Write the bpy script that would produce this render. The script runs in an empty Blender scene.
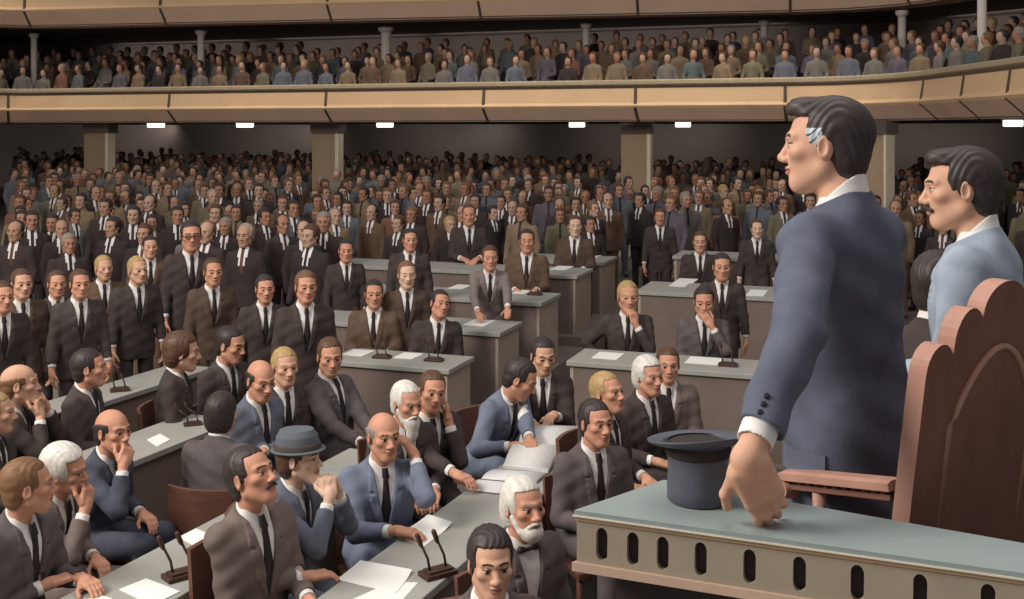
import bpy, bmesh, math, random, time
import numpy as np
from mathutils import Matrix, Vector
T0 = time.time()
random.seed(7); RNG = np.random.default_rng(7)
F = 1100.0; CX = 512.0; HY = 129.0; CAMZ = 3.0
SC = bpy.context.scene
COL = SC.collection

def at_z(px, py, z):
    Y = F * (CAMZ - z) / (py - HY)
    return np.array([(px - CX) / F * Y, Y, z])
def at_y(px, py, Y):
    return np.array([(px - CX) / F * Y, Y, CAMZ - (py - HY) * Y / F])

# ------------------------------------------------------------------ materials
def lin(c):
    c = c / 255.0
    return c / 12.92 if c <= 0.04045 else ((c + 0.055) / 1.055) ** 2.4
def rgb(t): return (lin(t[0]), lin(t[1]), lin(t[2]), 1.0)
MATS = {}
def mat(name, col, rough=0.85, var=0.12, scale=9.0, bump=0.0, bscale=60.0, stretch=None, emit=None, spec=0.25):
    if name in MATS: return MATS[name]
    m = bpy.data.materials.new(name); m.use_nodes = True
    nt = m.node_tree; N = nt.nodes; L = nt.links
    b = N['Principled BSDF']
    b.inputs['Roughness'].default_value = rough
    b.inputs['Specular IOR Level'].default_value = spec
    c = rgb(col)
    tc = N.new('ShaderNodeTexCoord'); mp = N.new('ShaderNodeMapping')
    L.new(tc.outputs['Object'], mp.inputs['Vector'])
    if stretch: mp.inputs['Scale'].default_value = stretch
    nz = N.new('ShaderNodeTexNoise'); nz.inputs['Scale'].default_value = scale; nz.inputs['Detail'].default_value = 4
    L.new(mp.outputs['Vector'], nz.inputs['Vector'])
    r = N.new('ShaderNodeValToRGB')
    r.color_ramp.elements[0].position = 0.3; r.color_ramp.elements[1].position = 0.7
    r.color_ramp.elements[0].color = (c[0]*(1-var), c[1]*(1-var), c[2]*(1-var), 1)
    r.color_ramp.elements[1].color = (min(1,c[0]*(1+var)), min(1,c[1]*(1+var)), min(1,c[2]*(1+var)), 1)
    L.new(nz.outputs['Fac'], r.inputs['Fac']); L.new(r.outputs['Color'], b.inputs['Base Color'])
    if bump:
        n2 = N.new('ShaderNodeTexNoise'); n2.inputs['Scale'].default_value = bscale; n2.inputs['Detail'].default_value = 3
        L.new(mp.outputs['Vector'], n2.inputs['Vector'])
        bp = N.new('ShaderNodeBump'); bp.inputs['Strength'].default_value = bump; bp.inputs['Distance'].default_value = 0.01
        L.new(n2.outputs['Fac'], bp.inputs['Height']); L.new(bp.outputs['Normal'], b.inputs['Normal'])
    if emit:
        b.inputs['Emission Color'].default_value = c; b.inputs['Emission Strength'].default_value = emit
    m.diffuse_color = c
    MATS[name] = m
    return m

# ------------------------------------------------------------------ objects
def link(o, parent=None):
    COL.objects.link(o)
    if parent is not None: o.parent = parent
    return o
def tag(o, label=None, cat=None, group=None, kind=None):
    if label: o['label'] = label
    if cat: o['category'] = cat
    if group: o['group'] = group
    if kind: o['kind'] = kind
    return o
def empty(name, loc=(0,0,0), rz=0.0):
    o = bpy.data.objects.new(name, None); o.empty_display_size = 0.1
    o.location = loc; o.rotation_euler = (0,0,rz)
    return link(o)
def np_mesh(name, V, Q, mats, mi=None, smooth=True):
    """quads array Q (n,4) or (n,3)."""
    me = bpy.data.meshes.new(name)
    V = np.ascontiguousarray(V, dtype=np.float32); Q = np.ascontiguousarray(Q, dtype=np.int32)
    k = Q.shape[1]
    me.vertices.add(len(V)); me.vertices.foreach_set('co', V.ravel())
    me.loops.add(Q.size); me.loops.foreach_set('vertex_index', Q.ravel())
    me.polygons.add(len(Q)); me.polygons.foreach_set('loop_start', np.arange(0, Q.size, k, dtype=np.int32))
    for m in mats: me.materials.append(m)
    if mi is not None: me.polygons.foreach_set('material_index', np.ascontiguousarray(mi, dtype=np.int32))
    me.polygons.foreach_set('use_smooth', np.full(len(Q), smooth, dtype=bool))
    me.update(calc_edges=True); me.validate()
    return me
def bm_obj(name, bm, mats, parent=None, smooth=False, loc=None, bevel=0):
    if bevel:
        bmesh.ops.bevel(bm, geom=[e for e in bm.edges if len(e.link_faces) == 2 and e.calc_face_angle(0) > 0.6], offset=bevel, segments=2, affect='EDGES', profile=0.5)
    bmesh.ops.recalc_face_normals(bm, faces=bm.faces)
    me = bpy.data.meshes.new(name); bm.to_mesh(me); bm.free()
    for m in (mats if isinstance(mats, (list, tuple)) else [mats]): me.materials.append(m)
    if smooth:
        for p in me.polygons: p.use_smooth = True
    o = bpy.data.objects.new(name, me)
    if loc is not None: o.location = loc
    return link(o, parent)
def add_box(bm, c, s, rz=0.0, M=None, mi=0):
    r = bmesh.ops.create_cube(bm, size=1.0)
    m = Matrix.Translation(c) @ Matrix.Rotation(rz, 4, 'Z') @ Matrix.Diagonal((s[0], s[1], s[2], 1))
    if M is not None: m = M @ m
    bmesh.ops.transform(bm, matrix=m, verts=r['verts'])
    fs = set(f for v in r['verts'] for f in v.link_faces)
    for f in fs: f.material_index = mi
    return r['verts']
def add_prism(bm, pts, z0, z1, mi=0):
    """extrude polygon pts (xy) between z0 and z1."""
    a = [bm.verts.new((p[0], p[1], z0)) for p in pts]; b = [bm.verts.new((p[0], p[1], z1)) for p in pts]
    n = len(pts); fs = [bm.faces.new(a[::-1]), bm.faces.new(b)]
    for i in range(n):
        j = (i+1) % n; fs.append(bm.faces.new((a[i], a[j], b[j], b[i])))
    for f in fs: f.material_index = mi
def add_tube(bm, pts, r, n=8, mi=0, cap=True):
    pts = [Vector(p) for p in pts]; rs = r if isinstance(r, (list, tuple)) else [r]*len(pts)
    rings = []
    up = Vector((0,0,1))
    for i, p in enumerate(pts):
        d = (pts[min(i+1, len(pts)-1)] - pts[max(i-1, 0)]).normalized()
        ref = up if abs(d.dot(up)) < 0.95 else Vector((1,0,0))
        x = d.cross(ref).normalized(); y = d.cross(x).normalized()
        rings.append([bm.verts.new(p + (x*math.cos(2*math.pi*k/n) + y*math.sin(2*math.pi*k/n))*rs[i]) for k in range(n)])
    for a, b in zip(rings, rings[1:]):
        for k in range(n):
            f = bm.faces.new((a[k], a[(k+1)%n], b[(k+1)%n], b[k])); f.material_index = mi; f.smooth = True
    if cap:
        bm.faces.new(rings[0][::-1]).material_index = mi; bm.faces.new(rings[-1]).material_index = mi
def add_lathe(bm, prof, c=(0,0,0), n=32, mi=0, sx=1.0, sy=1.0):
    rings = []
    for (r, z) in prof:
        rings.append([bm.verts.new((c[0]+sx*r*math.cos(2*math.pi*k/n), c[1]+sy*r*math.sin(2*math.pi*k/n), c[2]+z)) for k in range(n)])
    for a, b in zip(rings, rings[1:]):
        for k in range(n):
            f = bm.faces.new((a[k], a[(k+1)%n], b[(k+1)%n], b[k])); f.material_index = mi; f.smooth = True
    bm.faces.new(rings[0][::-1]).material_index = mi; bm.faces.new(rings[-1]).material_index = mi

# ------------------------------------------------------------------ implicit surfaces
def nrm(v): v = np.asarray(v, float); return v / (np.linalg.norm(v) + 1e-12)
def A(*v): return np.array(v, float)
def cap(a, b, ra, rb):
    a = np.asarray(a, np.float32); b = np.asarray(b, np.float32); ba = b - a; l2 = float(ba @ ba) + 1e-9
    def f(P):
        q = P - a; h = np.clip((q @ ba) / l2, 0, 1)
        q = q - h[:, None] * ba
        return np.sqrt(np.einsum('ij,ij->i', q, q)) - (ra + (rb - ra) * h)
    return f
def ell(c, r, R=None):
    c = np.asarray(c, np.float32); r = np.asarray(r, np.float32)
    R = None if R is None else np.asarray(R, np.float32)
    def f(P):
        q = P - c
        if R is not None: q = q @ R
        u = q / r; k0 = np.sqrt(np.einsum('ij,ij->i', u, u)); v = u / r
        k1 = np.sqrt(np.einsum('ij,ij->i', v, v)) + 1e-6
        return k0 * (k0 - 1) / k1
    return f
def rbox(c, hf, R=None, rad=0.01):
    c = np.asarray(c, np.float32); hf = np.asarray(hf, np.float32) - rad
    R = None if R is None else np.asarray(R, np.float32)
    def f(P):
        q = P - c
        if R is not None: q = q @ R
        q = np.abs(q) - hf
        return np.linalg.norm(np.maximum(q, 0), axis=1) + np.minimum(q.max(axis=1), 0) - rad
    return f
def smooth_tab(zs, vs):
    t = np.linspace(zs[0], zs[-1], 240); v = np.interp(t, zs, vs); k = 13
    p = np.pad(v, k//2, mode='edge'); return t, np.convolve(p, np.ones(k)/k, 'valid')
def loft(R, o, tab, n=2.3, off=0.0, extra=None):
    """tab rows (z, half width, half depth, y centre)."""
    tab = np.array(tab, float); zs = tab[:, 0]
    t, w = smooth_tab(zs, tab[:, 1]); _, d = smooth_tab(zs, tab[:, 2]); _, yc = smooth_tab(zs, tab[:, 3])
    R = np.asarray(R, np.float32); o = np.asarray(o, np.float32)
    def f(P):
        q = (P - o) @ R; z = q[:, 2]
        W = np.interp(z, t, w) + off; D = np.interp(z, t, d) + off; Y = np.interp(z, t, yc)
        k = ((np.abs(q[:, 0]) / W) ** n + (np.abs(q[:, 1] - Y) / D) ** n) ** (1.0 / n)
        r = (k - 1) * np.minimum(W, D)
        if extra is not None: r = extra(q, r)
        return np.maximum(r, np.maximum(z - zs[-1] - off, zs[0] - z)).astype(np.float32)
    f.width = lambda z: float(np.interp(z, t, w)); f.front = lambda z: float(np.interp(z, t, yc) + np.interp(z, t, d))
    return f
def xf(R, o, g):
    """g(q) in a local frame."""
    R = np.asarray(R, np.float32); o = np.asarray(o, np.float32)
    return lambda P: g((P - o) @ R).astype(np.float32)
def axis(lo, hi, h, fine=()):
    out = [lo]; x = lo
    while x < hi:
        s = h
        for a, b, hh in fine:
            if a - h < x < b: s = min(s, hh)
        x += s; out.append(x)
    return np.array(out, np.float32)
def mesh_sdf(ops, lo, hi, h, fine=None, B=10):
    """ops: list of (mode, f, k): 'U' union, 'S' subtract, 'I' intersect. fine: list of (lo3, hi3, h). Surface nets on a rectilinear grid."""
    fine = fine or []
    ax = [axis(lo[i], hi[i], h, [(f[0][i], f[1][i], f[2]) for f in fine]) for i in range(3)]
    n = [len(a) for a in ax]
    D = np.full(n, 1.0, np.float32)
    nb = [(m + B - 1) // B for m in n]
    ctr, rad = [], []
    for i in range(3):
        c = np.array([(ax[i][k*B] + ax[i][min((k+1)*B, n[i]-1)]) / 2 for k in range(nb[i])])
        r = np.array([(ax[i][min((k+1)*B, n[i]-1)] - ax[i][k*B]) / 2 for k in range(nb[i])])
        ctr.append(c); rad.append(r)
    G = np.stack(np.meshgrid(*ctr, indexing='ij'), -1).reshape(-1, 3).astype(np.float32)
    RR = np.sqrt((np.stack(np.meshgrid(*rad, indexing='ij'), -1).reshape(-1, 3) ** 2).sum(1))
    dc = [f(G) for _, f, _ in ops]
    rel = [dc[i] < RR * 1.25 + ops[i][2] + 0.01 for i in range(len(ops))]
    act = np.zeros(len(G), bool)
    for i, o in enumerate(ops):
        if o[0] == 'U': act |= rel[i]
    for b in np.nonzero(act)[0]:
        ib = np.unravel_index(b, nb)
        sl = tuple(slice(ib[i]*B, min((ib[i]+1)*B, n[i])) for i in range(3))
        P = np.stack(np.meshgrid(*[ax[i][sl[i]] for i in range(3)], indexing='ij'), -1)
        sh = P.shape[:3]; P = P.reshape(-1, 3)
        d = np.full(len(P), 1.0, np.float32)
        for i, (m, f, k) in enumerate(ops):
            if m == 'I':
                v = f(P); d = np.maximum(d, v); continue
            if not rel[i][b]: continue
            v = f(P)
            if m == 'U':
                if k > 0:
                    hh = np.clip(0.5 + 0.5 * (d - v) / k, 0, 1); d = d * (1 - hh) + v * hh - k * hh * (1 - hh)
                else: d = np.minimum(d, v)
            else:
                v = -v
                if k > 0:
                    hh = np.clip(0.5 - 0.5 * (d - v) / k, 0, 1); d = d * (1 - hh) + v * hh + k * hh * (1 - hh)
                else: d = np.maximum(d, v)
        D[sl] = d.reshape(sh)
    S = D < 0
    cnt = np.zeros([m - 1 for m in n], np.int8)
    offs = [(i, j, k) for i in (0, 1) for j in (0, 1) for k in (0, 1)]
    for (i, j, k) in offs: cnt += S[i:n[0]-1+i, j:n[1]-1+j, k:n[2]-1+k]
    cells = np.argwhere((cnt > 0) & (cnt < 8))
    if len(cells) == 0: return np.zeros((0, 3)), np.zeros((0, 4), int)
    val = {o: D[cells[:, 0]+o[0], cells[:, 1]+o[1], cells[:, 2]+o[2]] for o in offs}
    acc = np.zeros((len(cells), 3)); num = np.zeros(len(cells))
    for o in offs:
        for d_ in range(3):
            if o[d_] == 1: continue
            p = list(o); p[d_] = 1; p = tuple(p)
            a, b = val[o], val[p]; x = (a < 0) != (b < 0)
            t = np.where(x, a / np.where(np.abs(a - b) < 1e-9, 1, a - b), 0)
            q = np.tile(np.array(o, float), (len(cells), 1)); q[:, d_] = t
            acc[x] += q[x]; num[x] += 1
    loc = acc / num[:, None]
    V = np.empty((len(cells), 3))
    for i in range(3):
        a0 = ax[i][cells[:, i]]; a1 = ax[i][cells[:, i] + 1]; V[:, i] = a0 + (a1 - a0) * loc[:, i]
    idx = np.full(cnt.shape, -1, np.int64); idx[tuple(cells.T)] = np.arange(len(cells))
    quads = []
    for d_ in range(3):
        u, w = [(1, 2), (2, 0), (0, 1)][d_]
        s0 = [slice(None)] * 3; s1 = [slice(None)] * 3
        s0[d_] = slice(0, n[d_]-1); s1[d_] = slice(1, n[d_])
        for q in (u, w): s0[q] = slice(1, n[q]-1); s1[q] = slice(1, n[q]-1)
        e0 = S[tuple(s0)]; e1 = S[tuple(s1)]
        ed = np.argwhere(e0 != e1)
        if len(ed) == 0: continue
        flip = e1[tuple(ed.T)]
        base = ed.copy(); base[:, u] += 1; base[:, w] += 1
        def cell(du, dw):
            c = base.copy(); c[:, u] += du; c[:, w] += dw; return idx[tuple(c.T)]
        a, b, c, d = cell(-1, -1), cell(0, -1), cell(0, 0), cell(-1, 0)
        q = np.stack([a, b, c, d], 1); q[flip] = q[flip][:, ::-1]
        quads.append(q)
    Q = np.concatenate(quads)
    Q = Q[(Q >= 0).all(1)]
    return V, Q
def vnormals(V, Q):
    n = np.cross(V[Q[:, 2]] - V[Q[:, 0]], V[Q[:, 3]] - V[Q[:, 1]]); N = np.zeros_like(V)
    for i in range(4): np.add.at(N, Q[:, i], n)
    return N / (np.linalg.norm(N, axis=1, keepdims=True) + 1e-12)
# ------------------------------------------------------------------ people
SKIN = mat('skin', (204,158,132), rough=0.6, var=0.10, scale=14)
SKIN_P = mat('skin_pale', (212,176,152), rough=0.6, var=0.08, scale=14)
SKIN_R = mat('skin_ruddy', (198,144,118), rough=0.6, var=0.10, scale=14)
LIP = mat('lips', (172,114,100), rough=0.5, var=0.05)
EYEW = mat('eye_white', (172,158,148), rough=0.3, var=0.02)
EYED = mat('eye_dark', (48,34,30), rough=0.3, var=0.02)
def hairmat(n, c): return mat('hair_' + n, c, rough=0.5, var=0.2, scale=12, bump=0.22, bscale=26, stretch=(5,1,2.2), spec=0.35)
HAIR = {k: hairmat(k, c) for k, c in dict(dark=(56,47,45), brown=(88,62,46), light_brown=(122,88,60), blond=(172,142,96), white=(214,208,198), grey=(140,132,124), red=(110,78,58), steel=(178,188,194)).items()}
SHIRT = mat('shirt_white', (226,222,218), rough=0.8, var=0.05)
def cloth(n, c, var=0.14): return mat('cloth_' + n, c, rough=0.9, var=var, scale=11, bump=0.25, bscale=16)
SUIT = {k: cloth(k, c) for k, c in dict(black=(68,59,57), dark=(76,67,65), brown=(100,80,66), darkbrown=(86,70,60), charcoal=(92,84,84), grey=(122,110,106), taupe=(112,98,92),
        navy=(72,74,86), blue=(112,119,136), slate=(98,102,114), steel=(87,91,106), light=(148,158,172), olive=(84,80,66), plum=(76,66,74)).items()}
TIE = mat('tie_dark', (50,42,44), rough=0.6, var=0.1); TIEB = mat('tie_brown', (92,62,52), rough=0.6, var=0.1)
SHOE = mat('shoe_leather', (44,36,34), rough=0.4, var=0.1)
BUTTON = mat('button_dark', (40,38,44), rough=0.4, var=0.05)
HATM = mat('felt_grey_blue', (92,96,102), rough=0.9, var=0.12)
WOODC = mat('chair_wood', (104,70,58), rough=0.5, var=0.15, scale=6, stretch=(1,1,6))
N_FACE = 0

def basis(y, z):
    y = nrm(y); z = np.asarray(z, float); x = nrm(np.cross(y, z)); z = np.cross(x, y)
    return np.stack([x, y, z], 1)
def rotx(a): c, s = math.cos(a), math.sin(a); return np.array([[1,0,0],[0,c,-s],[0,s,c]])
def roty(a): c, s = math.cos(a), math.sin(a); return np.array([[c,0,s],[0,1,0],[-s,0,c]])
def rotz(a): c, s = math.cos(a), math.sin(a); return np.array([[c,-s,0],[s,c,0],[0,0,1]])
def two_bone(S, T, l1, l2, hint):
    d = T - S; D = np.linalg.norm(d)
    if D > (l1 + l2) * 0.995: T = S + d / D * (l1 + l2) * 0.995; d = T - S; D = np.linalg.norm(d)
    a = (l1*l1 - l2*l2 + D*D) / (2*D); hgt = math.sqrt(max(l1*l1 - a*a, 0)); u = d / D
    hv = np.asarray(hint, float); hv = hv - u * (hv @ u)
    return S + u * a + nrm(hv) * hgt, T

def hand_ops(w, R, th, s, curl):
    """w wrist, R columns x,y(fingers),z(back of hand); th thumb side sign along x."""
    ops = []; T = lambda x, y, z: w + R @ (A(x, y, z) * s)
    ops.append(('U', cap(T(0,-.006,0), T(0,.02,0), .025*s, .026*s), .015*s))
    ops.append(('U', rbox(T(0,.046,0), A(.040,.044,.0135)*s, R, .011*s), .014*s))
    ops.append(('U', ell(T(th*.026,.03,-.009), A(.016,.03,.014)*s, R), .012*s))
    L = [(.026,.074,.0092), (.009,.081,.0095), (-.009,.076,.0092), (-.026,.060,.0082)]
    for i, (fx, fl, fr) in enumerate(L):
        x = th * fx; p = A(x, .082 - abs(fx)*.12, 0.001); ang = 0; sp = th*(fx)*1.6
        for j, (q, c) in enumerate(zip((.42,.32,.26), curl)):
            ang += c * (1 + .07*i)
            d = A(math.sin(sp)*math.cos(ang), math.cos(ang)*math.cos(sp), -math.sin(ang)); e = p + d * fl * q * 1.08
            ops.append(('U', cap(T(*p), T(*e), fr*(1-.06*j)*s, fr*(.94-.06*j)*s), .004*s if j else .007*s)); p = e
    a = A(th*.034,.022,-.008); b = a + A(th*.026,.030,-.012); c = b + A(th*.006,.032,-.012)
    ops += [('U', cap(T(*a), T(*b), .0125*s, .0105*s), .008*s), ('U', cap(T(*b), T(*c), .0105*s, .0088*s), .004*s)]
    return ops

def head_ops(H, Rh, s, jaw=1.0, nose=1.0):
    E = lambda c, r, k, m='U': (m, ell(H(*c), A(*r)*s, Rh), k*s)
    C = lambda a, b, r1, r2, k, m='U': (m, cap(H(*a), H(*b), r1*s, r2*s), k*s)
    o = [E((0,-.012,.030), (.076,.098,.086), 0), E((0,.030,-.035), (.058*jaw,.062,.078), .03), E((0,.062,-.094), (.027*jaw,.026,.026), .025)]
    for x in (-1, 1):
        o.append(C((x*.050*jaw,.0,-.058), (x*.018,.058,-.098), .020, .018, .025))
        o.append(E((x*.044,.060,-.016), (.022,.020,.017), .02))
        o.append(C((x*.008,.086,.022), (x*.042,.068,.026), .011, .011, .014))
    for x in (-1, 1): o.append(E((x*.031,.098,.001), (.017,.014,.0115), .012, 'S'))
    for x in (-1, 1): o.append(E((x*.031,.0755,.001), (.0145,.0135,.0125), .002))
    o.append(C((0,.086,.010), (0,.106*(.5+.5*nose),-.030), .0085, .0125, .010))
    o.append(E((0,.105*(.4+.6*nose),-.031), (.0125,.0135,.0115), .006))
    for x in (-1, 1): o.append(E((x*.0135,.096,-.036), (.0085,.011,.0085), .006))
    o += [E((0,.090,-.058), (.023,.010,.0062), .006), E((0,.089,-.069), (.020,.010,.0075), .005), E((0,.099,-.0635), (.024,.006,.0016), .002, 'S')]
    for x in (-1, 1):
        Re = Rh @ rotz(-x*.35)
        o.append(('U', ell(H(x*.077,-.012,-.004), A(.009,.020,.033)*s, Re), .006*s))
        o.append(('S', ell(H(x*.086,-.006,-.001), A(.006,.011,.020)*s, Re), .004*s))
    return o

def hair_ops(H, Rh, s, style, line=.078, thick=.008, quiff=0.0, part=0):
    t = thick; W = lambda g: xf(Rh, H(0,0,0), lambda q: g(q / s) * s)
    o = [('U', ell(H(0,-.022,.036), A(.0765+t,.097+t,.087+t)*s, Rh), 0)]
    if style in ('long', 'white'): o.append(('U', ell(H(0,-.055,-.025), A(.078+t*.6,.062,.085)*s, Rh), .03*s))
    else: o.append(('U', ell(H(0,-.055,-.035), A(.066+t*.4,.052,.065)*s, Rh), .03*s))
    if quiff:
        o.append(('U', ell(H(part*.02,.050,.094), A(.052,.040,.022+quiff*.5)*s, Rh @ rotx(.25)), .03*s))
        o.append(('U', cap(H(part*.03-.02,.076,.088+quiff*.3), H(part*.03+.025,.074,.082), (.012+quiff*.4)*s, .010*s), .02*s))
    side = .040 if style != 'receding' else .020
    o.append(('S', W(lambda q: np.maximum(side - .12*np.maximum(q[:,2], -.02) - q[:,1] + .35*np.maximum(np.abs(q[:,0])-.05, 0), q[:,2] - (line - .10*np.abs(q[:,0]) + .05*part*q[:,0]))), .010*s))
    low = -.035 if style in ('long', 'white') else -.018
    o.append(('S', W(lambda q: np.maximum((.004 if style in ('long','white') else -.012) - .5*np.minimum(q[:,2]-low, 0)*-1 - q[:,1], q[:,2] - low)), .006*s))
    o.append(('S', W(lambda q: q[:,2] + (.105 if style in ('long','white') else .088)), .006*s))
    if style in ('bald', 'receding'):
        z0 = .052 if style == 'bald' else .10
        if style == 'bald': o.append(('S', W(lambda q: np.minimum(1.0, (z0 - .25*np.minimum(q[:,1]+.02, 0)*-1 + .0) - q[:,2])), .01*s))
        else: o.append(('S', W(lambda q: np.maximum(.070 - .55*q[:,1] - q[:,2], .0 - q[:,1])), .012*s))
    return o

def mk(name, V, Q, mats, parent, mi=None):
    o = bpy.data.objects.new(name, np_mesh(name, V, Q, mats, mi)); return link(o, parent)

def person(label, px, py, a, head=None, Y=None, sit=True, pitch=0, roll=0, lean=6, slean=0, sc=1.0, hs=1.08, suit='dark', hair=('short','dark'), line=.080, thick=.007, quiff=0, part=0,
           skin=None, L=('auto',), R=('auto',), floor=0.0, tie=TIE, mous=None, beard=None, brow=None, hat=None, glasses=False, group=None, jaw=1.0, nose=1.0,
           wrink=.004, chair=True, back_detail=False, hq=1.0, elbowL=None, elbowR=None, fudge=True, chair_label=None, bow=False, headfwd=.0, colh=.044, jtop=.0, armk=1.0, grey_temple=False, trous=None):
    head = a if head is None else head
    if hair[0] == 'short' and not quiff: part = random.choice((-1, 1)); line += random.uniform(-.003, .006)
    ln, sl = math.radians(lean), math.radians(slean)
    Rt = rotx(-ln) @ roty(sl)
    T = lambda x, y, z: hip + Rt @ (A(x, y, z) * sc)
    ph0 = (.52 if sit else .935) * sc
    hip = A(0, 0, ph0)
    nb = T(0, -.012, .515)
    Rn = rotx(-ln*.45 - .12)
    yaw = math.radians(a - head); yaw = -yaw
    # positive angle turns the face towards image right seen from the camera = counter-clockwise from above
    Rh = rotz(yaw) @ rotx(math.radians(pitch)) @ roty(math.radians(roll))
    ch = nb + Rn @ (A(0, .012+headfwd, .062) * sc) + Rh @ (A(0, .020, .078) * hs * sc)
    zh = ch[2] + floor
    if Y is None: Y = F * (CAMZ - zh) / (py - HY); dz = 0
    else: dz = (CAMZ - (py - HY) * Y / F) - zh
    if not fudge: dz = 0
    if abs(dz) > .22: print('FUDGE', label, round(dz, 3), 'Y', round(Y,2))
    hip = hip + A(0,0,dz); nb = nb + A(0,0,dz); ch = ch + A(0,0,dz)
    X = (px - CX) / F * Y
    c = nrm(A(-X, -Y, 0)); r = A(-c[1], c[0], 0)
    r = r if r[0] > 0 else -r
    ang = math.radians(a); d = c*math.cos(ang) + r*math.sin(ang)
    th = math.atan2(d[1], d[0]) - math.pi/2
    Rw = rotz(th)
    base = A(X, Y, 0) - Rw @ A(ch[0], ch[1], 0); base[2] = floor
    pxs = F / Y
    to_loc = lambda w: Rw.T @ (np.asarray(w, float) - base)
    hF = min(max(.72/pxs, .0027), .0078)/hq; hH = min(max(.6/pxs, .0027), .006)/hq; hC = min(max(1.1/pxs, .0042), .012)/hq
    S = sc; HS = hs * sc
    H = lambda x, y, z: ch + Rh @ (A(x, y, z) * HS)
    hm = HAIR[hair[1]]; sm = SUIT[suit]; sk = skin or random.choice([SKIN, SKIN, SKIN_P, SKIN_R])
    # ---- arms
    arms = []
    for sx, spec, eh in ((-1, L, elbowL), (1, R, elbowR)):
        sh = T(sx*.172, -.012, .432); kind = spec[0]; curl = (.35,.35,.25); hint = A(sx*.5, -.55, -.8)
        if kind == 'auto': kind = 'lap' if sit else 'side'
        if kind == 'lap': wr = A(sx*.10, .30*S, hip[2] + .125*S); fd = A(-sx*.5, .9, -.15); bz = A(sx*.1, 0, 1)
        elif kind == 'side': wr = sh + A(sx*.075, .045 + .25*math.sin(ln), -.545*S); fd = A(0, .1, -1); bz = A(sx, .1, 0); hint = A(sx*.4, -1, 0)
        elif kind == 'desk':
            wr = A(spec[1], spec[2], spec[3]); fd = A(-sx*.45, .9, 0) if len(spec) < 5 else A(*spec[4]); bz = A(0, 0, 1)
        elif kind == 'chin':
            wr = H(sx*.035, .115, -.185); fd = Rh @ A(-sx*.25, -.12, 1); bz = Rh @ A(sx*.5, 1, .2); curl = (.9,.9,.5); hint = A(sx*.45, .35, -1)
        elif kind == 'mouth':
            wr = H(sx*.05, .135, -.15); fd = Rh @ A(-sx*.55, -.15, .85); bz = Rh @ A(sx*.4, 1, .1); curl = (.6,.8,.4); hint = A(sx*.5, .3, -1)
        elif kind == 'cheek':
            wr = H(sx*.105, .06, -.150); fd = Rh @ A(-sx*.12, -.25, 1); bz = Rh @ A(sx, .4, 0); curl = (.35,.5,.4); hint = A(sx*.2, .3, -1)
        elif kind == 'ear':
            wr = H(sx*.145, .055, -.100); fd = Rh @ A(-sx*.45, -.25, .8); bz = Rh @ A(sx*.8, .6, 0); curl = (.5,.7,.4); hint = A(sx*.05, .25, -1)
        elif kind == 'clasp':
            wr = H(sx*.05, .17, -.17); fd = Rh @ A(-sx*.45, -.25, 1); bz = Rh @ A(sx, .5, .2); curl = (.7,.8,.5); hint = A(sx*.5, .3, -1)
        elif kind == 'hip':
            wr = T(sx*.225, .03, .02); fd = Rt @ A(-sx*.5, .75, -.4); bz = A(sx, -.2, .2); hint = A(sx, -.35, 0); curl = (.3,.4,.3)
        elif kind == 'world':
            wr = to_loc(spec[1]); fd = Rw.T @ A(*spec[2]); bz = Rw.T @ A(*spec[3])
            if len(spec) > 4: curl = spec[4]
            hint = A(sx*.6, -.5, -.6)
        elif kind == 'worldf':   # given wrist in the world, hand points along the forearm
            wr = to_loc(spec[1]); fd = None; bz = A(0,0,1); hint = A(sx*.7, -.4, -.6)
        if eh is not None: hint = A(*eh)
        el, wr = two_bone(sh, wr, .295*S*armk, .262*S*armk, hint)
        if fd is None: fd = wr - el; fd[2] *= .3
        arms.append((sx, sh, el, wr, basis(fd, bz), curl))
    # ---- legs
    legs = []
    for sx in (-1, 1):
        hj = hip + A(sx*.095*S, 0, -.02*S)
        if sit:
            an = A(sx*.11*S, (.43)*S, .085); kn, an = two_bone(hj, an, .44*S, .43*S, A(0, .6, 1))
        else:
            an = A(sx*.10*S, -.01, .085); kn, an = two_bone(hj, an, .43*S, .42*S, A(0, 1, 0))
        legs.append((sx, hj, kn, an))
    # ---- body (one continuous skin surface)
    tab = [(-.20,.200,.135,0),(-.10,.198,.130,0),(0,.188,.123,0),(.12,.174,.115,.005),(.25,.188,.120,.008),(.35,.200,.121,.0),(.41,.200,.113,-.008),(.45,.178,.097,-.015),(.482,.132,.082,-.02),(.51,.090,.070,-.022),(.54,.066,.060,-.022)]
    tab = [(z*S, w*S, dd*S, y*S) for z, w, dd, y in tab]
    tors = [(z, w, dd, y) for z, w, dd, y in tab if z > -.12*S]
    ops = [('U', loft(Rt, hip, tors, off=-.026*S), 0)]
    for sx, hj, kn, an in legs:
        ops += [('U', cap(hj, kn, .072*S, .05*S), .02), ('U', cap(kn, an, .05*S, .036*S), .01), ('U', cap(an, an + A(0,.13*S,-.045), .035*S, .028*S), .01)]
    for sx, sh, el, wr, Rq, curl in arms:
        ops += [('U', cap(sh, el, .048*S, .038*S), .02), ('U', cap(el, wr, .038*S, .026*S), .01)]
        ops += hand_ops(wr, Rq, -sx, S*1.04, curl)
    hops = head_ops(H, Rh, HS, jaw, nose)
    ops.append(('U', cap(nb - Rn @ A(0,0,.05*S), H(0,-.030,-.050), .058*S, .052*HS), .02))
    ops.append(hops[0][:2] + (.03,)); ops += hops[1:]
    fine = [(ch - .145*HS, ch + .145*HS, hF)]
    for sx, sh, el, wr, Rq, curl in arms:
        hc = wr + Rq @ A(0, .075*S, -.02*S); fine.append((hc - .105*S, hc + .105*S, hH))
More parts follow.
